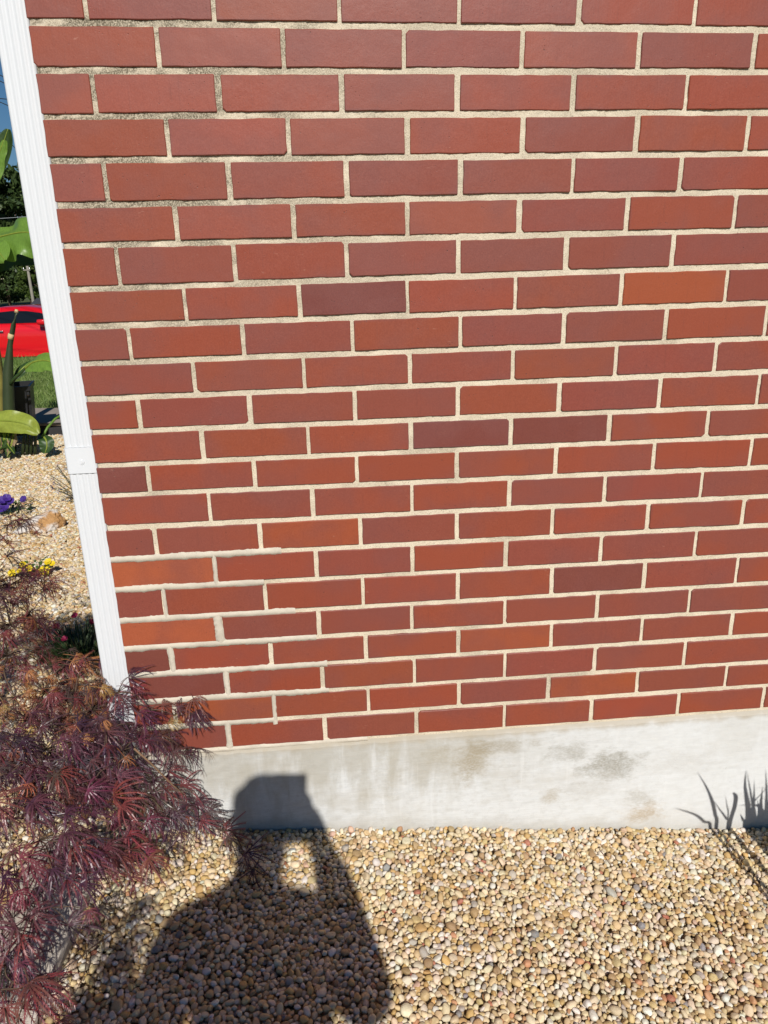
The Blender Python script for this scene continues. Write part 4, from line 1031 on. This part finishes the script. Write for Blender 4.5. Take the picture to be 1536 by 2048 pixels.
# ------------------------------------------------------------------ red coupe parked on the street
CY = 17.4; mir = pt(85, 640, 16.42); CZ = pt(50, 648, 16.5).z - 1.02; CX = mir.x - .62
car = empty('parked_car', (CX, CY, CZ)); tag(car, 'glossy red coupe parked across the street beyond the lawn', 'car')
M['red'] = plain('red_car_paint', (.62, .006, .012), .22, .5, .03, 3, 0, 0, 0, .8)
M['glass'] = plain('tinted_car_glass', (.008, .010, .013), .06, .6, .05, 5); M['tyre'] = plain('tyre_rubber', (.02, .02, .02), .85, .2); M['rim'] = plain('alloy_rim', (.45, .45, .46), .3, .5, .05, 10, 0, 0, .9); M['lamp'] = plain('lamp_glass', (.7, .7, .7), .1, .5, .05); M['taillamp'] = plain('tail_lamp', (.4, .01, .01), .15, .5)
stn = [(-2.38, .55, .86, .72), (-2.28, .34, .98, .84), (-1.9, .24, 1.05, .90), (-1.4, .20, 1.06, .935), (-.8, .19, 1.04, .93), (0, .19, 1.02, .925), (.7, .19, 1.005, .92), (1.1, .20, .985, .92), (1.6, .22, .93, .915), (2.05, .26, .84, .87), (2.3, .34, .74, .78), (2.40, .48, .66, .66)]
def section(x, zs, zb, hw):
    h = zb - zs
    return [(x, -hw * .93, zs), (x, -hw * .985, zs + .18 * h), (x, -hw, zs + .45 * h), (x, -hw * .985, zs + .62 * h), (x, -hw * .995, zs + .80 * h), (x, -hw * .955, zb - .02), (x, -hw * .91, zb), (x, -hw * .5, zb + .035), (x, 0, zb + .05)]
def loft(secs):
    V, Fc = [], []; full = [s + [(x, -y, z) for x, y, z in s[-2::-1]] for s in secs]; n = len(full[0])
    for s in full: V += s
    for i in range(len(full) - 1):
        for k in range(n - 1): Fc.append((i * n + k, i * n + k + 1, (i + 1) * n + k + 1, (i + 1) * n + k))
        Fc.append((i * n + n - 1, i * n, (i + 1) * n, (i + 1) * n + n - 1))
    Fc.append(tuple(range(n))); Fc.append(tuple(range((len(full)) * n - 1, (len(full) - 1) * n - 1, -1)))
    return V, Fc
def interp(stn, n=5):
    out = []
    P4 = [np.array(s) for s in stn]
    for i in range(len(P4) - 1):
        for k in range(n): out.append(tuple(P4[i] + (P4[i + 1] - P4[i]) * k / n))
    out.append(tuple(P4[-1])); return out
V, Fc = loft([section(*s) for s in interp(stn, 3)]); body = mobj('body', V, Fc, M['red'], car, True)
# cabin shell
cab = [(-1.95, 1.06, .0), (-1.5, 1.19, .55), (-1.0, 1.32, .9), (-.4, 1.40, 1.), (.1, 1.405, 1.), (.5, 1.35, .93), (.9, 1.18, .6), (1.22, 1.02, .0)]
def csec(x, zt, f):
    zb = .99; h = max(.005, zt - zb); return [(x, -.845, zb), (x, -.845 + .17 * h / .41, zb + h * .72), (x, -.80 + .22 * h / .41, zb + h * .92), (x, -.46, zb + h * .99), (x, 0, zb + h)]
V, Fc = loft([csec(*c) for c in interp(cab, 4)]); mobj('cabin', V, Fc, M['red'], car, True)
def side_panel(poly, off, m, name, par, thick=.012, y_of=None):
    for sg in (-1,):
        bmx = bmesh.new(); vs = [bmx.verts.new((x, sg * (y_of(z) + off), z)) for x, z in poly]; bmx.faces.new(vs)
        r = bmesh.ops.extrude_face_region(bmx, geom=bmx.faces[:]); bmesh.ops.translate(bmx, verts=[v for v in r['geom'] if isinstance(v, bmesh.types.BMVert)], vec=(0, -sg * thick, 0))
        o = bm_obj(name, bmx, m, par)
    return o
ycab = lambda z: .845 - .17 * max(0, (z - .99)) / .30
win = [(1.02, 1.035), (-.98, 1.045), (-1.12, 1.10), (-.85, 1.215), (-.55, 1.275), (-.15, 1.305), (.2, 1.295), (.5, 1.245), (.8, 1.145)]
dr = side_panel([(.98, .30), (.98, .98), (.5, .99), (-.62, 1.0), (-.68, .8), (-.62, .30)], .0, M['red'], 'door', car, .02, lambda z: .933 - .05 * max(0, z - .88) / .12 - .05 * max(0, .45 - z))
wn_ = side_panel(win, .012, M['glass'], 'side_window', car, .015, ycab)
bmx = bmesh.new(); add_box(bmx, (-.50, -.968, .86), (-.30, -.93, .89), .008); bm_obj('door_handle', bmx, M['rim'], dr)
bmx = bmesh.new(); add_box(bmx, (.52, -1.12, 1.0), (.70, -.90, 1.12), .04, 4); bm_obj('wing_mirror', bmx, M['red'], car, True)
V = [(1.20, -.74, 1.02), (1.20, .74, 1.02), (.54, .58, 1.352), (.54, -.58, 1.352)]; mobj('windscreen', [(x + .02, y, z + .012) for x, y, z in V], [(0, 1, 2, 3)], M['glass'], car)
V = [(-1.85, -.70, 1.10), (-1.85, .70, 1.10), (-1.0, .58, 1.335), (-1.0, -.58, 1.335)]; mobj('rear_window', [(x - .02, y, z + .014) for x, y, z in V], [(3, 2, 1, 0)], M['glass'], car)
for wx in (-1.42, 1.45):
    for sg in (-1, 1):
        prof = [(.20, -.11), (.30, -.11), (.335, -.08), (.345, 0), (.335, .08), (.30, .11), (.20, .11)]
        V, Fc = lathe(prof, 32); w_ = mobj('wheel', [(x, z, y) for x, y, z in V], Fc, M['tyre'], car, True, (wx, sg * .83, .345))
        a = Acc(); V, Fc = lathe([(.215, -.09), (.225, -.10), (.20, -.06), (.0, -.05)], 28); a.add([(x, z * -sg * -1, y) for x, y, z in V], Fc)
        for k in range(5):
            t = 2 * math.pi * k / 5; d = Vector((math.cos(t), 0, math.sin(t))); s = Vector((-math.sin(t), 0, math.cos(t))); yy = sg * .10
            a.add([d * .03 - s * .03 + Vector((0, yy, 0)), d * .03 + s * .03 + Vector((0, yy, 0)), d * .21 + s * .02 + Vector((0, yy * .95, 0)), d * .21 - s * .02 + Vector((0, yy * .95, 0))], [(0, 1, 2, 3)])
        a.obj('rim', M['rim'], w_)
for sg in (-1, 1):
    bmx = bmesh.new(); add_box(bmx, (2.18, sg * .62 - .13, .62), (2.36, sg * .62 + .13, .71), .03, 3); bm_obj('headlight', bmx, M['lamp'], car, True)
    bmx = bmesh.new(); add_box(bmx, (-2.40, sg * .62 - .14, .78), (-2.30, sg * .62 + .14, .88), .02, 3); bm_obj('tail_light', bmx, M['taillamp'], car, True)

# ------------------------------------------------------------------ distant trees, pole, wires, house
M['treeleaf'] = mat_leafcol('tree_leaf', [(.030, .055, .016), (.05, .085, .022), (.075, .11, .03), (.04, .065, .02)], .25, use='island')
M['treeleaf2'] = mat_leafcol('tree_leaf_light', [(.06, .10, .022), (.10, .15, .03), (.13, .18, .04)], .3, use='island')
def crown_mesh(seed, n_cl=85, per=120, H=13., Rm=5.5, leaf=.42):
    rr = np.random.default_rng(seed); cl = []
    for _ in range(n_cl):
        u = rr.random() ** .7; z = H * (.12 + .88 * u); r = Rm * math.sqrt(max(.03, 1 - ((u - .35) / .68) ** 2)) * rr.uniform(.35, 1.0); t = rr.uniform(0, 6.283); cl.append((r * math.cos(t), r * math.sin(t), z, rr.uniform(.6, 1.35)))
    VV = []
    for x, y, z, r in cl:
        d = rr.normal(0, 1, (per, 3)); d /= np.linalg.norm(d, axis=1)[:, None]; P_ = np.array([x, y, z]) + d * (r * rr.uniform(.5, 1.05, (per, 1))) * np.array([1.15, 1.15, .7])
        a = rr.normal(0, 1, (per, 3)); a /= np.linalg.norm(a, axis=1)[:, None]; b2 = np.cross(a, rr.normal(0, 1, (per, 3))); b2 /= np.linalg.norm(b2, axis=1)[:, None]; L = leaf * rr.uniform(.5, 1.15, (per, 1))
        VV.append(np.stack([P_ - a * L, P_ + b2 * L * .55, P_ + a * L, P_ - b2 * L * .55], 1))
    V = np.concatenate(VV).reshape(-1, 3); Fc = np.arange(len(V)).reshape(-1, 4); me = mesh('crown', V, Fc, M['treeleaf']); return me, cl
CROWNS = [crown_mesh(1), crown_mesh(2, 95, 110, 14., 5., .40), crown_mesh(3, 60, 110, 9., 4.2, .36)]
TREE_LABELS = []
def tree(px, y, ci, sc, label, rotz=0, light=False):
    base = pt(px, 560, y); base.z = tz(base.x, y) - .1; o = empty('tree', base); tag(o, label, 'tree', 'trees across the street')
    me, cl = CROWNS[ci]; H = 3.2 * sc
    if light:
        me = me.copy(); me.materials.clear(); me.materials.append(M['treeleaf2'])
    c_ = bpy.data.objects.new('crown', me); link(c_, o); c_.location = (0, 0, H * .55); c_.scale = (sc,) * 3; c_.rotation_euler = (0, 0, rotz)
    a = Acc(); V, Fc = tube_data([(0, 0, -.3), (.1, 0, H), (.0, .1, H * 2.2), (.1, 0, H * 3.6)], [.34 * sc, .27 * sc, .2 * sc, .06 * sc], 8); a.add(V, Fc)
    for x, yy, z, r in cl[::7]: V, Fc = tube_data([(.05, 0, H * .9 + z * sc * .35), (x * .5 * sc, yy * .5 * sc, H * .55 + z * sc * .8), (x * sc, yy * sc, H * .55 + z * sc)], [.11 * sc, .07 * sc, .03 * sc], 5); a.add(V, Fc)
    a.obj('trunk', M['bark'], o, True)
tree(58, 118, 0, 1.28, 'tall dark tree rising just left of the downspout', .4)
tree(-60, 125, 1, 1.25, 'tall dark tree with sky showing between its boughs at the picture edge', 1.2)
tree(150, 122, 1, 1.3, 'tall tree mostly hidden behind the downspout', 2.5)
tree(-170, 110, 0, 1.25, 'tall tree outside the left picture edge', 3.3)
tree(10, 98, 2, .72, 'low dark bushy tree above the red car roof', .9)
tree(62, 104, 2, .70, 'low bushy tree behind the distant pole', 2.0)
tree(-60, 95, 2, .75, 'low bushy tree behind the rear of the car', 4.0)
tree(84, 86, 2, .62, 'light green small tree beside the distant pole', 5.1, True)
# pole
pb = pt(68, 612, 82); top_ = pt(52.5, 520, 82); up_ = top_ + (top_ - pb) * .02; pb2 = pb + (pb - top_) * .55
po = empty('utility_pole', pb2); tag(po, 'weathered grey utility pole above the red car', 'pole')
M['polewood'] = plain('pole_wood', (.24, .22, .18), .9, .2, .25, 3)
tube('post', [pb2 - pb2, pb - pb2, up_ - pb2], [.17, .16, .12], M['polewood'], po, 10)
q = pt(54.5, 540, 82) - pb2; bmx = bmesh.new(); add_box(bmx, (q.x - .35, q.y - .18, q.z - .06), (q.x + .35, q.y - .10, q.z + .06)); bm_obj('crossarm', bmx, M['polewood'], po)
for dx in (-.3, .3): V, Fc = lathe([(.05, 0), (.07, .04), (.05, .1), (.02, .18)], 10, (q.x + dx, q.y - .14)); mobj('insulator', [(x, y, z + q.z + .06) for x, y, z in V], Fc, M['steel'], po, True)
# wires
M['wire'] = plain('black_cable', (.012, .012, .014), .6, .3)
def wire(a, b_, r, label, y=11.0):
    A_, B_ = pt(*a, y), pt(*b_, y); d = (B_ - A_).normalized(); P0 = A_ - d * 9; P1 = B_ + d * 4.0; n = 24
    o = tube('overhead_wire', [P0.lerp(P1, i / n) for i in range(n + 1)], r, M['wire']); tag(o, label, 'wire', 'overhead wires'); return o
wire((0, 150), (12, 156.5), .006, 'topmost overhead wire against the blue sky')
wire((0, 162), (14, 169), .006, 'second overhead wire from the top in the sky')
wire((0, 197), (20, 199), .006, 'nearly level overhead wire above the cable coil')
w4 = wire((0, 204), (18, 212), .006, 'overhead wire carrying the small cable coil')
cc_ = pt(20, 217, 11.0); V, Fc = tube_data([cc_ + Vector((.028 * math.cos(t * .55) + .012 * t / 4, 0, -.055 * math.sin(t * .55) - .008 * t)) for t in range(14)], .007, 6); mobj('cable_coil', [tuple(v) for v in V], Fc, M['wire'], w4, True)
wire((0, 264), (34, 300), .005, 'lowest overhead wire, dipping behind the banana leaf')
wire((0, 437), (60, 433), .012, 'pale sagging wire in front of the distant trees', 40.0).data.materials[0] = plain('pale_cable', (.3, .32, .33), .6, .3)
# distant low house
hb = pt(75, 604, 70); dh = empty('distant_house', (hb.x, 70, tz(hb.x, 70))); tag(dh, 'low house with dark roof just over the red car', 'house'); z0 = hb.z - tz(hb.x, 70)
bmx = bmesh.new(); add_box(bmx, (-.6, 0, 0), (7, 6, z0 - .6)); bm_obj('wall', bmx, plain('pale_siding', (.5, .5, .5), .8), dh)
V = [(-1.1, -.5, z0 - .65), (7.5, -.5, z0 - .65), (7.5, 3, z0 + .25), (-1.1, 3, z0 + .25), (7.5, 6.5, z0 - .65), (-1.1, 6.5, z0 - .65)]; mobj('roof', V, [(0, 1, 2, 3), (3, 2, 4, 5), (1, 4, 2), (0, 3, 5), (0, 5, 4, 1)], plain('dark_shingle', (.05, .05, .06), .9, .2), dh)
for x in (.6, 3.2, 5.2): bmx = bmesh.new(); add_box(bmx, (x, -.04, z0 - 1.7), (x + .9, .02, z0 - .9)); bm_obj('window', bmx, M['glass'], dh)
for x in (1.2,): bmx = bmesh.new(); add_box(bmx, (x, -.35, z0 - .5), (x + .14, -.2, z0 + .25)); bm_obj('vent_pipe', bmx, M['white'], dh)

# ------------------------------------------------------------------ the photographer (behind the camera; the shadow shows in the picture) and the phone
Z0 = -1.62
M['skin'] = plain('skin', (.50, .30, .21), .55, .4, .06, 12); M['shirt'] = plain('shirt_cotton', (.12, .16, .24), .9, .15, .1, 30, .3, 300); M['jeans'] = plain('denim', (.06, .08, .14), .9, .15, .15, 60, .3, 300); M['hair'] = plain('hair', (.05, .03, .02), .6, .4, .3, 60); M['shoe'] = plain('canvas_shoe', (.10, .10, .11), .8, .2); M['eye'] = plain('eye', (.03, .02, .015), .2, .5)
per = empty('person', (.37, -1.76, Z0)); tag(per, 'person in a dark shirt holding up a phone, shadow falling on the pebbles', 'person')
def skin(name, J, E_, m, parent, root=0, sub=2):
    """J: name -> (x, y, h, rx, ry); one continuous surface grown over the joints"""
    ks = list(J); V = [(J[k][0] - .37, J[k][1] + 1.76, J[k][2]) for k in ks]; me = bpy.data.meshes.new(name); me.from_pydata(V, [(ks.index(a), ks.index(b_)) for a, b_ in E_], []); me.update(); o = bpy.data.objects.new(name, me); link(o, parent)
    md = o.modifiers.new('skin', 'SKIN'); md.use_smooth_shade = True
    for i, k in enumerate(ks): me.skin_vertices[0].data[i].radius = (J[k][3], J[k][4] if len(J[k]) > 4 else J[k][3])
    me.skin_vertices[0].data[root].use_root = True
    ss = o.modifiers.new('smooth', 'SUBSURF'); ss.levels = sub; ss.render_levels = sub; me.materials.append(m); return o
J = {'pelvis': (.37, -1.76, .82, .135, .10), 'waist': (.37, -1.76, .96, .125, .09), 'chest': (.37, -1.77, 1.10, .135, .10), 'upper': (.362, -1.77, 1.162, .108, .08), 'neck0': (.362, -1.765, 1.255, .055, .055), 'neck': (.368, -1.755, 1.30, .050, .052),
     'jaw': (.38, -1.735, 1.345, .056, .066), 'face': (.385, -1.740, 1.40, .070, .084), 'crown': (.385, -1.745, 1.455, .070, .082), 'top': (.385, -1.75, 1.500, .040, .048),
     'shr': (.514, -1.765, 1.112, .052, .052), 'elr': (.566, -1.675, .955, .040, .040), 'fr': (.518, -1.56, 1.06, .036, .036), 'wrr': (.474, -1.465, 1.150, .029, .026), 'par': (.448, -1.432, 1.172, .032, .015),
     'shl': (.218, -1.765, 1.172, .052, .052), 'ell': (.195, -1.77, .92, .040, .040), 'fl': (.19, -1.75, .80, .034, .034), 'wrl': (.195, -1.725, .69, .025, .025), 'pal': (.197, -1.715, .63, .026, .016),
     'hpr': (.455, -1.76, .78, .088, .088), 'knr': (.465, -1.745, .43, .056, .056), 'car': (.468, -1.765, .30, .055, .055), 'anr': (.47, -1.775, .08, .034, .038), 'ftr': (.475, -1.67, .028, .036, .024),
     'hpl': (.285, -1.76, .78, .088, .088), 'knl': (.275, -1.745, .43, .056, .056), 'cal': (.272, -1.765, .30, .055, .055), 'anl': (.27, -1.775, .08, .034, .038), 'ftl': (.265, -1.67, .028, .036, .024)}
E_ = [('pelvis', 'waist'), ('waist', 'chest'), ('chest', 'upper'), ('upper', 'neck0'), ('neck0', 'neck'), ('neck', 'jaw'), ('jaw', 'face'), ('face', 'crown'), ('crown', 'top'), ('upper', 'shr'), ('shr', 'elr'), ('elr', 'fr'), ('fr', 'wrr'), ('wrr', 'par'), ('upper', 'shl'), ('shl', 'ell'), ('ell', 'fl'), ('fl', 'wrl'), ('wrl', 'pal'),
      ('pelvis', 'hpr'), ('hpr', 'knr'), ('knr', 'car'), ('car', 'anr'), ('anr', 'ftr'), ('pelvis', 'hpl'), ('hpl', 'knl'), ('knl', 'cal'), ('cal', 'anl'), ('anl', 'ftl')]
def fingers(side, palm, chains):
    for i, ch in enumerate(chains):
        prev = palm
        for k, (x, y, h) in enumerate(ch): nm = '%s%d%d' % (side, i, k); J[nm] = (x, y, h, .0085 - .001 * k, .0085 - .001 * k); E_.append((prev, nm)); prev = nm
# right hand closes round the phone's edges, left hand hangs half curled
fingers('r', 'par', [[(0.426, -1.420, 1.200), (0.391, -1.412, 1.200), (0.374, -1.425, 1.198)], [(0.424, -1.418, 1.182), (0.388, -1.409, 1.180), (0.372, -1.423, 1.178)], [(0.423, -1.416, 1.164), (0.389, -1.407, 1.161), (0.373, -1.421, 1.159)], [(0.424, -1.416, 1.147), (0.395, -1.408, 1.143), (0.380, -1.420, 1.141)], [(0.466, -1.440, 1.190), (0.464, -1.446, 1.215), (0.454, -1.450, 1.235)]])
fingers('l', 'pal', [[(.184, -1.700, .598), (.180, -1.690, .565), (.183, -1.698, .545)], [(.194, -1.698, .590), (.192, -1.688, .553), (.195, -1.698, .530)], [(.203, -1.700, .592), (.203, -1.691, .557), (.204, -1.700, .536)], [(.211, -1.705, .598), (.213, -1.698, .570), (.213, -1.706, .552)], [(.186, -1.690, .625), (.184, -1.672, .605), (.187, -1.664, .588)]])
skin('body', J, E_, M['skin'], per)
keep = lambda ks: {k: J[k] for k in ks}
def grow(k, d, **kw): x = list(J[k]); x[3] += d; x[4] = (x[4] if len(x) > 4 else x[3]) + d; return tuple(x)
T = {k: grow(k, .012) for k in ('pelvis', 'waist', 'chest', 'upper', 'shr', 'shl')}; T['waist'] = (.395, -1.76, .96, .19, .115); T['pelvis'] = (.39, -1.76, .80, .185, .125); T['chest'] = (.372, -1.77, 1.08, .160, .115); T['neck0'] = (.36, -1.765, 1.235, .064, .064); T['slr'] = (.566, -1.675, .955, .050, .050); T['cur'] = (.492, -1.50, 1.118, .040, .040); T['sll'] = (.206, -1.767, 1.05, .058, .058); T['trl'] = (.285, -1.766, 1.198, .055, .060)
skin('shirt', T, [('pelvis', 'waist'), ('waist', 'chest'), ('chest', 'upper'), ('upper', 'neck0'), ('upper', 'shr'), ('shr', 'slr'), ('slr', 'cur'), ('upper', 'trl'), ('trl', 'shl'), ('shl', 'sll')], M['shirt'], per)
T = {k: grow(k, .013) for k in ('pelvis', 'hpr', 'knr', 'hpl', 'knl')}; T['cfr'] = (.469, -1.77, .10, .058, .062); T['cfl'] = (.271, -1.77, .10, .058, .062)
skin('trousers', T, [('pelvis', 'hpr'), ('hpr', 'knr'), ('knr', 'cfr'), ('pelvis', 'hpl'), ('hpl', 'knl'), ('knl', 'cfl')], M['jeans'], per)
for sx, nm in ((.47, 'r'), (.27, 'l')): skin('shoe', {'h': (sx, -1.79, .045, .044, .045), 'm': (sx + (.003 if nm == 'r' else -.003), -1.71, .042, .043, .040), 't': (sx + (.008 if nm == 'r' else -.008), -1.635, .034, .042, .032)}, [('h', 'm'), ('m', 't')], M['shoe'], per)
skin('hair', {'z': (.358, -1.795, 1.23, .060, .035), 'a': (.370, -1.79, 1.298, .084, .048), 'b': (.375, -1.785, 1.39, .086, .060), 'c': (.385, -1.765, 1.455, .092, .080), 'd': (.39, -1.752, 1.495, .068, .066)}, [('z', 'a'), ('a', 'b'), ('b', 'c'), ('c', 'd')], M['hair'], per)
skin('nose', {'a': (.385, -1.662, 1.415, .008, .008), 'b': (.385, -1.650, 1.39, .011, .011)}, [('a', 'b')], M['skin'], per, sub=1)
skin('mouth', {'a': (.367, -1.667, 1.357, .004, .004), 'b': (.385, -1.661, 1.356, .005, .005), 'c': (.403, -1.667, 1.357, .004, .004)}, [('a', 'b'), ('b', 'c')], plain('lips', (.35, .12, .10), .5), per, sub=1)
for sx in (-1, 1):
    bmx = bmesh.new(); bmesh.ops.create_uvsphere(bmx, u_segments=12, v_segments=8, radius=.0095); bm_obj('eye', bmx, M['eye'], per, True, (.015 + sx * .028, .088, 1.412))
    skin('ear', {'a': (.385 + sx * .070, -1.735, 1.42, .010, .016), 'b': (.385 + sx * .071, -1.735, 1.385, .007, .010)}, [('a', 'b')], M['skin'], per, sub=1)
# phone: lens at its upper corner, back towards the wall
ph = empty('phone', Vector(CAM)); ph.rotation_euler = CR.to_euler(); tag(ph, 'slim black phone held up by the person', 'phone')
bmx = bmesh.new(); add_box(bmx, (-.060, -.140, .004), (.016, .017, .012), .003, 3); bm_obj('case', bmx, M['blackplastic'], ph, True)
bmx = bmesh.new(); add_box(bmx, (-.057, -.137, .0121), (.013, .014, .0128)); bm_obj('screen', bmx, M['glass'], ph)
for k, yy in enumerate((-.0, -.020, -.040)):
    V, Fc = lathe([(.0075, .0045), (.0075, .0025), (.0065, .0022)], 20, (0, yy)); mobj('lens_ring', V, Fc, M['steel'], ph, True)

# ------------------------------------------------------------------ dry litter on the pebbles
def litter(name, pxs, lift, r, label):
    P3 = [_gr(a, b_) + Vector((0, 0, lift + .004 * (i % 2))) for i, (a, b_) in enumerate(pxs)]
    tag(tube(name, catmull(P3, 5), r, M['twig'], None, 5), label, 'twig')
litter('dry_twig', [(148, 1942), (180, 1915), (212, 1890), (240, 1872)], .014, .0013, 'straight dry twig lying on the pebbles beside the timber edging')
litter('dry_twig', [(172, 1898), (176, 1930), (170, 1962), (160, 1985)], .013, .0011, 'bent dry straw on the pebbles at the foot of the timber')
litter('dry_twig', [(1198, 1708), (1206, 1722), (1222, 1742)], .012, .0010, 'tiny dry stalk on the open pebbles below the grey wall smudge')
